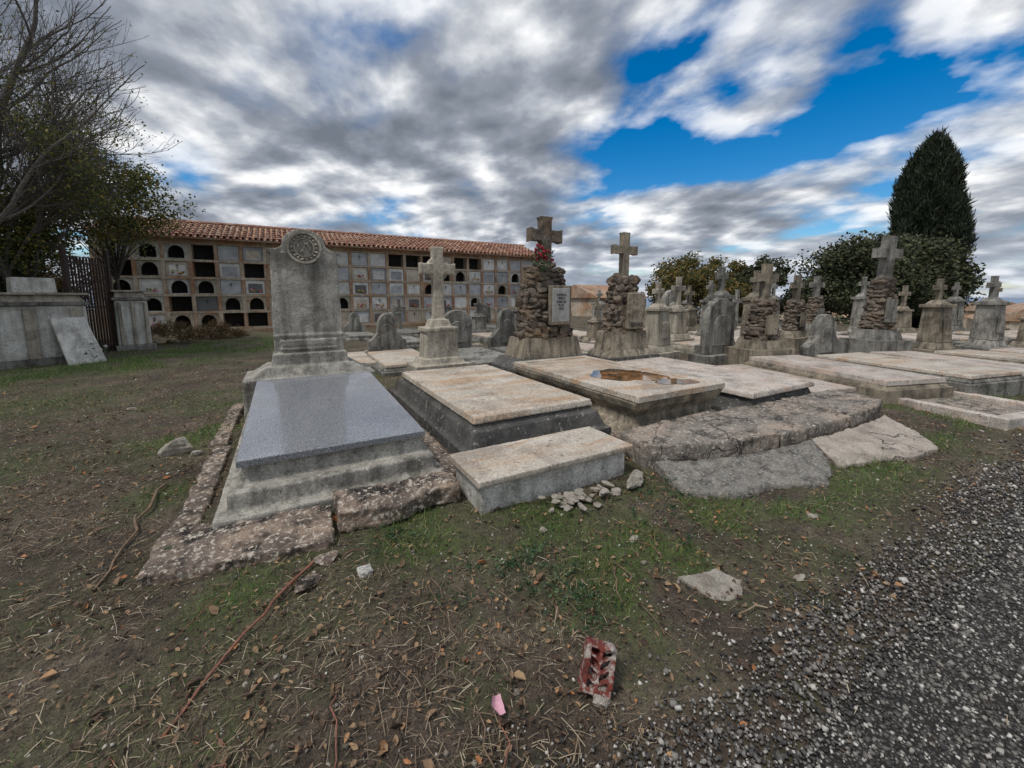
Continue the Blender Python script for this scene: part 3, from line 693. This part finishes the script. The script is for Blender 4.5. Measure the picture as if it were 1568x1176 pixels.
# ------------------------------------------------------------ niche building
NB=empty('niche_building',(4,22,0))
x0,x1,yf=-6.2,14.0,22.0;nc=22;pitch=(x1-x0)/nc;nr=5;rp=.74;zb=.2
wl=MB()
wl.box((x0+x1)/2,yf+2.0,-.3,x1-x0+.1,2.8,4.45,'plaster')
wl.box((x0+x1)/2,yf+.3,-.3,x1-x0+.3,.62,.3+zb-.05,'brickband')
zt=zb+nr*rp
wl.box((x0+x1)/2,yf+.27,zt+.0,x1-x0+.2,.6,.22,'brickband');wl.box((x0+x1)/2,yf+.2,zt+.222,x1-x0+.3,.75,.09,'plaster')
for r_ in range(nr+1):
    wl.box((x0+x1)/2,yf+.30,zb+r_*rp-.05,x1-x0,.58,.095 if r_<nr else .05,'plaster')
for c_ in range(nc+1):
    for r_ in range(nr):
        k='brickband' if (c_*7+r_*3)%5<3 else 'plaster'
        wl.box(x0+c_*pitch,yf+.302,zb+r_*rp+.047,.14,.58,rp-.099,k)
wl.box(x0-.15,yf+1.5,-.3,.3,3.3,4.4,'plaster');wl.box(x1+.15,yf+1.5,-.3,.3,3.3,4.4,'plaster')
o=wl.make('walls',origin=(4,22,0),bevel=0);parent(o,NB)
pn=MB();rs=random.Random(5)
for c_ in range(nc):
    for r_ in range(nr):
        cx=x0+(c_+.5)*pitch;z=zb+r_*rp+.045;w=pitch-.145;h=rp-.1
        q=rs.random()
        left=c_<7
        kind='slab'
        if left: kind='arch' if q<.5 else ('open' if q<.62 else 'slab')
        else:
            kind='arch' if q<.15 else ('open' if q<.20 else 'slab')
            if r_==nr-1: kind='open' if q<.40 else 'slab'
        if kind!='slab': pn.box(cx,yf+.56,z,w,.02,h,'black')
        if kind=='arch':
            ww=w*.36;hh=h*.9;n=12;V=[];F=[]
            cur=[(-ww,h*.06)]+[(-ww*math.cos(math.pi*i/n),h*.42+ (hh-h*.42)*math.sin(math.pi*i/n)) for i in range(n+1)]+[(ww,h*.06)]
            out=[(-w/2,0)]+[(-w/2+w*min(1,max(0,(i-2)/(n-4))),h if 1<i<n-1 else h*.5) for i in range(n+1)]+[(w/2,0)]
            out[1]=(-w/2,h*.4);out[2]=(-w/2,h*.8);out[3]=(-w/2,h);out[-2]=(w/2,h*.4);out[-3]=(w/2,h*.8);out[-4]=(w/2,h)
            for (a_,b_) in zip(cur,out): V+=[(cx+a_[0],yf+.06,z+a_[1]),(cx+b_[0],yf+.06,z+b_[1]),(cx+a_[0],yf+.2,z+a_[1])]
            m_=len(cur)
            for i in range(m_-1): F+=[(i*3,i*3+1,i*3+4,i*3+3),(i*3,i*3+3,i*3+5,i*3+2)]
            F.append((0,(m_-1)*3,(m_-1)*3+1,1))
            pn.add(V,F,rs.choice(['white','pale','plaster']))
        elif kind=='slab':
            pn.box(cx,yf+.09,z+.01,w-.02,.04,h-.02,'nslab')
            if rs.random()<.5: pn.box(cx,yf+.062,z+.06,w*.72,.014,h*.66,'nslab')
            if rs.random()<.4:
                for i in range(12): pn.rock((cx+rs.uniform(-.22,.22),yf+.0,z+.1+rs.uniform(0,.16)),(.05,.04,.045),i,'flowers',sub=1)
            if rs.random()<.4: pn.cross(cx,yf+.045,z+h*.5,.2,.12,.022,'letters',.01)
o=pn.make('niche_fronts',origin=(4,22,0),bevel=0);parent(o,NB)
V=[];F=[]
def slope(ya,za,yb,zb_):
    nt_=int(20.8/.23);L=math.hypot(yb-ya,zb_-za);rows=int(L/.36)
    for i in range(nt_+1):
        for j in range(rows):
            for conv in (0,1):
                cx=-6.5+i*.23+(.115 if conv else 0);t0=j/rows;t1=(j+1.12)/rows
                o=len(V);jx=random.uniform(-.012,.012);jz=random.uniform(-.006,.012)
                for t,lift,rad in ((t0,.035,.075),(t1,.0,.06)):
                    for q in range(6):
                        a=math.pi*q/5;dx=rad*math.cos(a);dz=rad*math.sin(a)*(1 if not conv else -.6)
                        V.append((cx+dx+jx,ya+(yb-ya)*t,za+(zb_-za)*t+dz+lift+jz-(.0 if not conv else .01)))
                for q in range(5): F.append((o+q,o+q+1,o+7+q,o+6+q))
slope(21.55,4.12,24.2,5.05);slope(26.8,4.12,24.2,5.05)
o=mesh_np('roof_tiles',V,F,M['tile'],True);parent(o,NB)
rb=MB()
rb.add([(-6.45,21.6,4.04),(14.3,21.6,4.04),(14.3,24.2,5.0),(-6.45,24.2,5.0),(-6.45,26.7,4.04),(14.3,26.7,4.04),
        (-6.45,21.6,4.10),(14.3,21.6,4.10),(14.3,24.2,5.06),(-6.45,24.2,5.06),(-6.45,26.7,4.10),(14.3,26.7,4.10)],
       [(0,1,7,6),(6,7,8,9),(9,8,11,10),(10,11,5,4),(0,3,2,1),(3,4,5,2),(1,2,8,7),(2,5,11,8),(0,6,9,3),(3,9,10,4)],'brickband')
for xg in (-6.35,14.15):
    rb.add([(xg,22,4.02),(xg,26.5,4.02),(xg,24.2,4.95),(xg+.1,22,4.02),(xg+.1,26.5,4.02),(xg+.1,24.2,4.95)],[(0,1,2),(3,5,4),(0,3,4,1),(1,4,5,2),(2,5,3,0)],'plaster')
o=rb.make('roof_deck',origin=(4,22,0),bevel=0);parent(o,NB)
V=[];F=[]
for i in range(60):
    cx=-6.5+i*.35;o=len(V)
    for xx,rad in ((cx,.11),(cx+.38,.095)):
        for q in range(7):
            a=math.pi*q/6;V.append((xx,24.2+rad*math.cos(a),5.05+rad*math.sin(a)))
    for q in range(6): F.append((o+q,o+q+1,o+8+q,o+7+q))
parent(mesh_np('ridge_tiles',V,F,M['tile'],True),NB)

def housegeo(mb,x,y,z,w,d,h,rot):
    mb.box(x,y,z,w,d,h,'plaster',rot=rot)
    ca,sa=math.cos(rot),math.sin(rot)
    P_=[(-w/2-.2,-d/2-.3,h),(w/2+.2,-d/2-.3,h),(w/2+.2,0,h+d*.22),(-w/2-.2,0,h+d*.22),(-w/2-.2,d/2+.3,h),(w/2+.2,d/2+.3,h)]
    mb.add([(x+a*ca-b_*sa,y+a*sa+b_*ca,z+c+.01) for a,b_,c in P_],[(0,1,2,3),(3,2,5,4),(0,3,4),(1,5,2),(0,4,5,1)],'brickband')
    for i in range(3):
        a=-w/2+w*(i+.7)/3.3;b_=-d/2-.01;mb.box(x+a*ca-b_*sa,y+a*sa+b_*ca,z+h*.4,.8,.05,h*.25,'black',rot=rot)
def house(name,x,y,w,d,h,rot):
    mb=MB();housegeo(mb,0,0,0,w,d,h,0);mb.make(name,rot=rot,at=(x,y,float(gh(x,y))-.2),bevel=0)
house('stone_house',24,27,6,5,1.7,.1)
house('distant_house',70,10.5,11,8,3.4,.3);house('distant_house',84,16,12,8,4.2,.2);house('distant_house',75,3,10,7,3.5,-.3)
mb=MB();rs=random.Random(4)
for i in range(170):
    a=R(rs.uniform(62,100));rd=rs.uniform(220,1100);x,y=rd*math.sin(a),rd*math.cos(a)
    housegeo(mb,x,y,float(gh(x,y))-1,rs.uniform(10,24),rs.uniform(8,12),rs.uniform(5,9),rs.uniform(0,3))
mb.make('distant_town',bevel=0)

# ------------------------------------------------------------ left side: piers, gate
def pier(name,x,y,w,d,h,rot,lean=False):
    mb=MB()
    mb.box(0,0,-.2,w+.15,d+.15,.4,'greyv');mb.box(0,0,.202,w,d,h-.5,'white',.97,.97)
    mb.box(0,0,h-.296,w+.1,d+.1,.08,'greyv');mb.box(0,0,h-.214,w-.04,d-.04,.16,'pale',.9,.9);mb.box(0,0,h-.052,w+.06,d+.06,.05,'pale')
    for s_ in (-1,0,1): mb.box(s_*w*.38,-d/2-.03,.204,w*.10,.06,h-.55,'pale')
    if lean:
        a0,a1=w*.20,w*.50
        mb.add([(a0,-d/2-.62,0),(a1+.1,-d/2-.55,0),(a1-.1,-d/2-.10,h*.66),(a0-.1,-d/2-.10,h*.66),(a0,-d/2-.53,0),(a1+.1,-d/2-.46,0),(a1-.1,-d/2-.02,h*.66),(a0-.1,-d/2-.02,h*.66)],[(0,1,2,3),(7,6,5,4),(0,4,5,1),(1,5,6,2),(2,6,7,3),(3,7,4,0)],'white')
        mb.box(w*.1,-d*.1,h,w*.36,d*.4,.34,'white',.96,.96)
    return mb.make(name,rot=rot,at=(x,y,0),bevel=.012)
pier('marble_tomb_pier',-5.3,13.6,1.9,1.1,1.7,.55,True)
pier('marble_tomb_pier',-7.4,12.3,1.8,1.1,1.7,.5)
pier('marble_pier',-4.1,16.1,.75,.7,1.8,.5)
mb=MB()
ga=Vector((-4.75,14.35,0));gb=Vector((-4.35,15.75,0));dv=gb-ga;ang=math.atan2(dv.y,dv.x)
for i in range(15):
    p=ga+dv*i/14;thick=.09 if i in (0,14) else .034
    mb.box(p.x,p.y,-.1,thick,thick,3.0 if i in (0,14) else 2.75,'iron',rot=ang)
for z in (.25,1.3,2.45): mb.box((ga.x+gb.x)/2,(ga.y+gb.y)/2,z,dv.length-.10,.042,.06,'iron',rot=ang)
mb.make('iron_gate',origin=(ga.x,ga.y,0),bevel=0)
mb=MB();mb.box(-9.5,18,-.3,7,.5,2.6,'rock',.98,.8,rot=.5);o=mb.make('stone_wall',origin=(-9.5,18,0),bevel=0);erode(o,.08,.2,.5,.06)

# ------------------------------------------------------------ trees
def tubes(segs,sides=5):
    V=[];F=[]
    for (p,q,r0,r1) in segs:
        d=(q-p);
        if d.length<1e-6: continue
        d.normalize();u=d.orthogonal().normalized();w=d.cross(u);o=len(V)
        for (c,rr_) in ((p,r0),(q,r1)):
            for i in range(sides):
                a=2*math.pi*i/sides;V.append(c+(u*math.cos(a)+w*math.sin(a))*rr_)
        for i in range(sides): F.append((o+i,o+(i+1)%sides,o+sides+(i+1)%sides,o+sides+i))
    return np.array([tuple(v) for v in V]),np.array(F)
def grow(p,d,L,r,depth,rs,segs,tips,droop=.0,ratio=.68,spread=.75,up=.1,pb=.75,bias=(0,0,0)):
    n=4
    for i in range(n):
        q=p+d*(L/n);r1=r*(1-.32/n*1.0)
        segs.append((p.copy(),q.copy(),r,r1));p=q;r=r1
        d=(d+Vector((rs.gauss(0,.12),rs.gauss(0,.12),rs.gauss(0,.08)+up*.3-droop*.2))+Vector(bias)*.12).normalized()
        if depth>0 and i>=1:
            for k in range(1 if rs.random()<pb else 2):
                s=Vector((rs.gauss(0,1),rs.gauss(0,1),rs.gauss(0,.6)+up))+Vector(bias);s=(s-d*s.dot(d));
                if s.length<.01: continue
                s.normalize();nd=(d+s*spread*rs.uniform(.6,1.3)).normalized()
                grow(p.copy(),nd,L*ratio*rs.uniform(.7,1.1),max(r*.50,.0045),depth-1,rs,segs,tips,droop,ratio,spread,up,pb,bias)
        if depth<=1: tips.append(p.copy())
    if depth>0: grow(p.copy(),d,L*.7,r*.9,depth-1,rs,segs,tips,droop,ratio,spread,up,pb,bias)
def tree(name,loc,dirn,L,r,depth,seed,bark,leafmat=None,nl=0,ls=.06,scat=.12,**k):
    rs=random.Random(seed);segs=[];tips=[];e=empty(name,loc)
    grow(Vector(loc)-Vector((0,0,.2)),Vector(dirn).normalized(),L,r,depth,rs,segs,tips,**k)
    for nm,cond,sd_ in (('trunk_and_limbs',lambda r:r>.02,6),('twigs',lambda r:r<=.02,3)):
        sg=[s for s in segs if cond(s[2])]
        if not sg: continue
        V,F=tubes(sg,sd_);o=mesh_np(nm,V,F,M[bark],True);parent(o,e)
    if leafmat and tips:
        T_=np.array([tuple(t) for t in tips])
        w=fbm(T_[:,0]*1.6,T_[:,2]*1.6,seed,3);pr=np.clip(w-.3,0.02,1)**2;pr*=np.exp(-np.maximum(T_[:,2]-3.5,0)*.5);pr/=pr.sum()
        idx=np.random.choice(len(T_),nl,p=pr)
        C=T_[idx]+np.random.normal(size=(nl,3))*scat
        leafcloud('leaves',C,ls,leafmat,.5,e)
    return e
tree('bare_tree',(-7.3,14.2,0),(.18,-.1,1),3.7,.17,5,3,'barkgrey',M['leafA'],6000,.07,.15,spread=.80,up=.18,ratio=.68,pb=.55,bias=(.22,-.05,.24))
tree('bare_tree',(-8.3,11.9,0),(.18,.1,1),3.8,.16,5,12,'barkgrey',M['leafA'],4000,.07,.15,spread=.80,up=.18,ratio=.68,pb=.6,bias=(.22,.05,.26))
tree('bare_tree',(-6.1,15.6,0),(.12,-.1,1),3.2,.12,5,33,'barkgrey',M['leafA'],6000,.07,.15,spread=.80,up=.15,ratio=.68,pb=.55,bias=(.22,-.05,.22))
def blobtree(name,x,y,h,rx,ry,zc0,mat,n,ls,seed,nclump=60,trunk=.2,bark='bark',tight=.16):
    rs=np.random.RandomState(seed);z0=float(gh(x,y));e=empty(name,(x,y,z0))
    cz=z0+(zc0+h)/2;rz=(h-zc0)/2
    d=rs.normal(size=(nclump,3));d/=np.linalg.norm(d,axis=1)[:,None];rad=rs.rand(nclump)**.4
    rad*=.72+.35*rs.rand(nclump)
    c=np.array([x,y,cz])+d*rad[:,None]*np.array([rx,ry,rz])
    k=rs.randint(0,nclump,n);sz=tight*(rx+rz)/2*(.6+.9*rs.rand(nclump))
    p=rs.normal(size=(n,3));p/=np.linalg.norm(p,axis=1)[:,None];p*=(rs.rand(n)**.5)[:,None]*1.5
    C=c[k]+p*sz[k][:,None]*np.array([1.2,1.2,.85])+rs.normal(size=(n,3))*.04*rx
    leafcloud('crown',C,ls,mat,.6,e)
    segs=[(Vector((x,y,z0-.3)),Vector((x,y,z0+zc0+rz*.5)),trunk,trunk*.6)]
    for i in range(min(nclump,40)): segs.append((Vector((x,y,z0+max(zc0*.7,.2)+rz*.4*rs.rand())),Vector(c[i]),trunk*.3,trunk*.04))
    V,F=tubes(segs,6);parent(mesh_np('trunk_and_limbs',V,F,M[bark],True),e)
    return e
blobtree('leafy_tree',-4.55,17.2,5.9,1.85,1.5,2.8,M['leafA'],10500,.09,71,80,.07,tight=.17)
blobtree('leafy_tree',-6.6,15.8,5.4,1.9,1.6,1.4,M['leafA'],17000,.09,72,90,.10,tight=.16)
blobtree('leafy_tree',-8.6,14.6,5.4,2.2,1.6,1.2,M['leafA'],16000,.09,73,90,.10,tight=.16)
blobtree('rusty_shrub',-8.4,14.2,4.0,2.0,1.4,.1,M['leafC'],20000,.07,31,60)
blobtree('rusty_shrub',-7.2,18.5,3.6,1.8,1.6,.1,M['leafC'],14000,.08,32,60)
blobtree('green_shrub',-9.8,17.5,6.5,3.5,2.5,.2,M['leafB'],24000,.10,33,90)
blobtree('green_shrub',-6.4,15.4,2.6,1.1,.8,.0,M['leafB'],9000,.06,38,40)
blobtree('dry_bush',-3.3,17.3,.8,1.0,.7,-.1,M['leafC'],5000,.05,35,30,.02)
blobtree('dry_bush',-2.2,19.0,.6,1.2,.6,-.1,M['leafC'],5000,.05,36,30,.02)
blobtree('evergreen_oak',32.5,11.3,5.6,3.6,3.6,.4,M['olive'],40000,.20,41,130)
blobtree('evergreen_oak',36.5,11.0,6.4,3.0,3.0,.4,M['olive'],26000,.22,42,100)
blobtree('small_tree',27.5,15.5,4.3,1.5,1.5,1.6,M['olive'],6000,.18,43,36)
blobtree('small_tree',30.5,19.5,4.6,2.3,2.3,.6,M['autumn'],9000,.2,44,50)
blobtree('autumn_tree',21.8,16.8,4.2,2.2,2.2,.8,M['autumn'],14000,.15,45,60)
blobtree('autumn_tree',27,20.5,3.6,2.6,2.6,.3,M['olive'],10000,.2,46,55)
blobtree('green_shrub',24.3,15.3,2.6,1.6,1.6,.1,M['autumn'],8000,.15,47,40)
blobtree('green_shrub',29,13.2,3.0,1.8,1.8,.1,M['olive'],9000,.16,50,40)
x,y=41.6,11.6;z0=float(gh(x,y));e=empty('cypress_tree',(x,y,z0));H=14.0
n=70000;t=np.random.rand(n)**.9
prof=np.interp(t,[0,.06,.3,.55,.72,.84,.92,.97,1],[.8,.95,1.0,.98,.86,.68,.48,.28,.08])
th=np.random.rand(n)*2*np.pi
lump=1+.34*(fbm(th*2.2,t*9,61,3)-.45)*2+.08*np.sin(th*3+t*3)+.05*np.sin(t*31)
rad=2.05*prof*lump*np.sqrt(np.random.uniform(.35,1.12,n))
C=np.stack([x+rad*np.cos(th)+.3*np.sin(t*5),y+rad*np.sin(th),z0+.3+t*(H-.5)+np.random.normal(size=n)*.25],1)
b_=np.array([(-.12,0,0),(0,-.05,.5),(.12,0,0),(0,.04,1.0)])*1.0
S=np.random.uniform(.3,.66,n)[:,None]*np.ones(3)
o=inst('crown',b_,np.array([(0,1,3),(1,2,3)]),C,S,M['cyp'],.4);parent(o,e)
V,F=tubes([(Vector((x,y,z0-.5)),Vector((x,y,z0+H*.9)),.5,.05)],8);parent(mesh_np('trunk',V,F,M['bark'],True),e)
C=[]
for i in range(90):
    a=R(random.uniform(40,100));rd=random.uniform(110,700);cx,cy=rd*math.sin(a),rd*math.cos(a);s_=random.uniform(1.5,3)*(1+rd/400)
    p=np.random.normal(size=(200,3))*np.array([s_*1.3,s_*1.3,s_*.4]);p+=np.array([cx,cy,float(gh(cx,cy))+s_*.4]);C.append(p)
leafcloud('distant_trees',np.concatenate(C),1.6,M['olive'],.7)

# ------------------------------------------------------------ small foreground things
mb=MB()
W,D,H=.12,.09,.17
frame(mb,0,0,0,W,H,D,.018,'brick')
mb.box(0,0,.001,.012,H-.034,D-.004,'brick',rot=.0)
for yy in (-.040,.0,.040):
    for s_ in (-1,1): mb.box(s_*.025,yy,.002,.052,.012,D-.008,'brick',rot=s_*.5)
mb.box(0,0,-.004,W*.98,H*.98,.045,'brick')
mb.rock((.035,.08,.05),(.04,.03,.06),6,'brick');mb.rock((.0,-.075,.05),(.06,.025,.05),7,'brick')
o=mb.make('hollow_brick_fragment',at=(1.06,1.16,.055),bevel=0);erode(o,.0035,.014,.04,.006);o.rotation_euler=(R(60),R(12),R(-38))
mb=MB();mb.rock((0,0,.02),(.08,.045,.04),4,'rub',.3,3);mb.make('loose_rock',at=(1.03,1.08,float(gh(1.03,1.08))),bevel=0)
def flatstone(name,x,y,pts,h,k,tilt=(0,0),rot=0):
    mb=MB();mb.poly(pts,0,h,k);o=mb.make(name,at=(x,y,float(gh(x,y))),bevel=0);erode(o,.006,.016,.06,.005);o.rotation_euler=(tilt[0],tilt[1],rot);return o
flatstone('pale_stone_slab',2.0,1.26,[(-.19,.03),(-.06,-.10),(.03,-.115),(.13,-.07),(.17,.02),(.06,.10),(-.04,.06)],.03,'rub',(R(12),R(4)),-.5)
flatstone('marble_chip',.30,2.25,[(-.04,-.03),(.035,-.04),(.045,.03),(-.03,.035)],.035,'white',(.1,.1),.3)
mb=MB();rs=random.Random(3)
for i in range(44):
    mb.rock((1.88+rs.gauss(0,.17),2.32+rs.gauss(0,.07),.03+rs.uniform(0,.06)),(rs.uniform(.02,.07),rs.uniform(.015,.045),rs.uniform(.008,.022)),i,'rub',rs.uniform(0,3))
mb.rock((2.44,2.28,.06),(.14,.08,.05),77,'rub',.4,3);mb.rock((2.60,2.40,.05),(.08,.07,.05),78,'rub',.4,3)
mb.make('rubble_pile',origin=(1.9,2.3,0),bevel=0)
def loose(x,y,sc,seed,k,rot=0):
    mb=MB();mb.rock((0,0,sc[2]*.5),sc,seed,k,rot,3);mb.make('loose_rock',at=(x,y,float(gh(x,y))),bevel=0)
loose(-1.05,5.0,(.18,.10,.12),51,'rub',.3);loose(-.88,4.92,(.07,.05,.04),52,'rub');loose(1.9,1.75,(.045,.035,.02),53,'rub')
loose(2.5,1.05,(.04,.025,.02),54,'rub');loose(.12,2.46,(.08,.05,.035),55,'lichen');loose(-2.0,7.5,(.06,.05,.03),57,'rub');loose(3.3,1.35,(.05,.04,.02),58,'rub')
loose(.02,2.3,(.1,.05,.035),59,'lichen',.5);loose(1.45,2.15,(.04,.03,.02),60,'rub')
def stickobj(name,pts,r,k):
    sg=[]
    for i in range(len(pts)-1): sg.append((Vector(pts[i]),Vector(pts[i+1]),r*(1-.5*i/len(pts)),r*(1-.5*(i+1)/len(pts))))
    V,F=tubes(sg,6);o=mesh_np(name,V,F,M[k],True);return o
def wob(a,b,n,z,amp):
    P=[]
    for i in range(n+1):
        t=i/n;xx=a[0]+(b[0]-a[0])*t+random.gauss(0,amp);yy=a[1]+(b[1]-a[1])*t+random.gauss(0,amp);P.append((xx,yy,float(gh(xx,yy))+z*(1+math.sin(t*5))*.6+.01))
    return P
stickobj('red_cane_stick',wob((.06,2.48),(-.50,1.72),9,.02,.006),.009,'redstick')
stickobj('dry_branch',wob((-.98,4.2),(-.98,2.8),9,.02,.02),.011,'stick')
stickobj('dry_branch',wob((1.9,1.05),(2.15,1.0),4,.02,.006),.005,'straw')
for i in range(44):
    x,y,_=polar(1,1.0,4.5,-60,35);x=float(x[0]);y=float(y[0])
    if y<1: continue
    a=random.uniform(0,6.28);l=random.uniform(.12,.4);stickobj('twig',wob((x,y),(x+l*math.cos(a),y+l*math.sin(a)),5,.012,.012),random.uniform(.0018,.004),random.choice(['stick','stick','redstick']))
V=[];F=[]
for i in range(5):
    for j in range(5):
        u=i/4-.5;w=j/4-.5;V.append((u*.06*(1-.8*abs(w)),w*.065,.02+.05*u*u*4*.3+.012*w*w*4))
for i in range(4):
    for j in range(4): F.append((i*5+j,(i+1)*5+j,(i+1)*5+j+1,i*5+j+1))
o=mesh_np('pink_petal',V,F,M['petal'],True);o.location=(.60,1.22,.02);o.rotation_euler=(.3,.5,.0)
mb=MB()
for i in range(14): mb.rock((random.gauss(0,.2),random.gauss(0,.15),.35+random.gauss(0,.08)),(.06,.06,.05),i,'whiteflower',sub=1)
o=mb.make('white_flower_pot_plant',at=(-4.3,13.4,0),bevel=0)
leafcloud('flower_leaves',np.array([-4.3,13.4,.2])+np.random.normal(size=(500,3))*np.array([.2,.15,.1]),.08,M['weed'],.4,o)

# ------------------------------------------------------------ sky / light / camera
sd=Vector((-.45,-.10,.85)).normalized()
W_=bpy.data.worlds.new('World');SC.world=W_;W_.use_nodes=True;nt=W_.node_tree;nt.nodes.clear()
out=nt.nodes.new('ShaderNodeOutputWorld');bg=nt.nodes.new('ShaderNodeBackground');nt.links.new(bg.outputs[0],out.inputs[0])
sky=nt.nodes.new('ShaderNodeTexSky');sky.sky_type='NISHITA';sky.sun_disc=False
sky.sun_elevation=math.asin(sd.z);sky.sun_rotation=math.atan2(sd.x,sd.y);sky.air_density=1.0;sky.dust_density=.2;sky.ozone_density=3
bg.inputs[1].default_value=.105
hs=nt.nodes.new('ShaderNodeHueSaturation');hs.inputs['Saturation'].default_value=1.5;hs.inputs['Value'].default_value=1.15;nt.links.new(sky.outputs[0],hs.inputs['Color'])
tc=nt.nodes.new('ShaderNodeTexCoord');vec=tc.outputs['Generated']
sp=nt.nodes.new('ShaderNodeSeparateXYZ');nt.links.new(vec,sp.inputs[0])
z=math_(nt,'MAXIMUM',sp.outputs[2],0.0);zz=math_(nt,'ADD',z,.20)
cx=nt.nodes.new('ShaderNodeCombineXYZ');nt.links.new(math_(nt,'DIVIDE',sp.outputs[0],zz),cx.inputs[0]);nt.links.new(math_(nt,'DIVIDE',sp.outputs[1],zz),cx.inputs[1])
def rotmap(vec,rot,sc,loc=(0,0,0)):
    m=nt.nodes.new('ShaderNodeMapping');m.inputs['Rotation'].default_value=(0,0,rot);m.inputs['Scale'].default_value=sc;m.inputs['Location'].default_value=loc
    nt.links.new(vec,m.inputs[0]);return m.outputs[0]
L0=(3.1,1.7,0)
P1=rotmap(cx.outputs[0],.5,(1,.85,1),L0)
nA=noise(nt,P1,1.7,8,.50,.1)
nL=noise(nt,P1,.7,2,.5)
P2=rotmap(cx.outputs[0],.5,(1,.85,1),(L0[0]-.06,L0[1]+.08,0))
lit=noise(nt,P2,1.7,8,.50,.1)
dn=nt.nodes.new('ShaderNodeVectorMath');dn.operation='DOT_PRODUCT';nt.links.new(vec,dn.inputs[0]);dn.inputs[1].default_value=(.83,.46,.31)
blue=math_(nt,'MULTIPLY',ramp(nt,dn.outputs['Value'],[(.84,0.),(.99,1.)]),ramp(nt,z,[(.14,.0),(.24,1.)]))
cov=math_(nt,'SUBTRACT',math_(nt,'ADD',nA,.13),math_(nt,'MULTIPLY',blue,.16))
mask=ramp(nt,cov,[(.44,0.),(.52,.75),(.60,1.)])
relief=math_(nt,'MULTIPLY',math_(nt,'SUBTRACT',nA,lit),4.6)
sh=math_(nt,'ADD',relief,math_(nt,'MULTIPLY',math_(nt,'SUBTRACT',.64,cov),1.3))
sh=math_(nt,'ADD',sh,math_(nt,'MULTIPLY',math_(nt,'SUBTRACT',nL,.5),1.0))
sh=math_(nt,'ADD',sh,.47)
cc=ramp(nt,sh,[(.0,(1.7,1.95,2.4)),(.36,(2.9,3.2,3.8)),(.60,(5.0,5.3,5.8)),(.92,(9.6,9.7,9.8))])
cc=mix(nt,ramp(nt,z,[(.0,.5),(.14,0.)]),cc,(5.0,5.7,6.8))
col=mix(nt,mask,hs.outputs[0],cc)
nt.links.new(col,bg.inputs[0])
sl=bpy.data.lights.new('sun','SUN');sl.energy=2.1;sl.angle=R(12);sl.color=(1,.955,.90)
so=bpy.data.objects.new('sun',sl);COL.objects.link(so);so.rotation_euler=sd.to_track_quat('Z','Y').to_euler()
cam=bpy.data.cameras.new('camera');co=bpy.data.objects.new('camera',cam);COL.objects.link(co);SC.camera=co
cam.sensor_width=36;cam.lens=615/1568*36;cam.shift_y=-56/1568;cam.clip_start=.05;cam.clip_end=12000
co.location=(0,0,1.6);co.rotation_euler=(R(90-7.15),0,R(-29.3))
SC.view_settings.view_transform='Standard';SC.view_settings.look='None';SC.view_settings.exposure=0
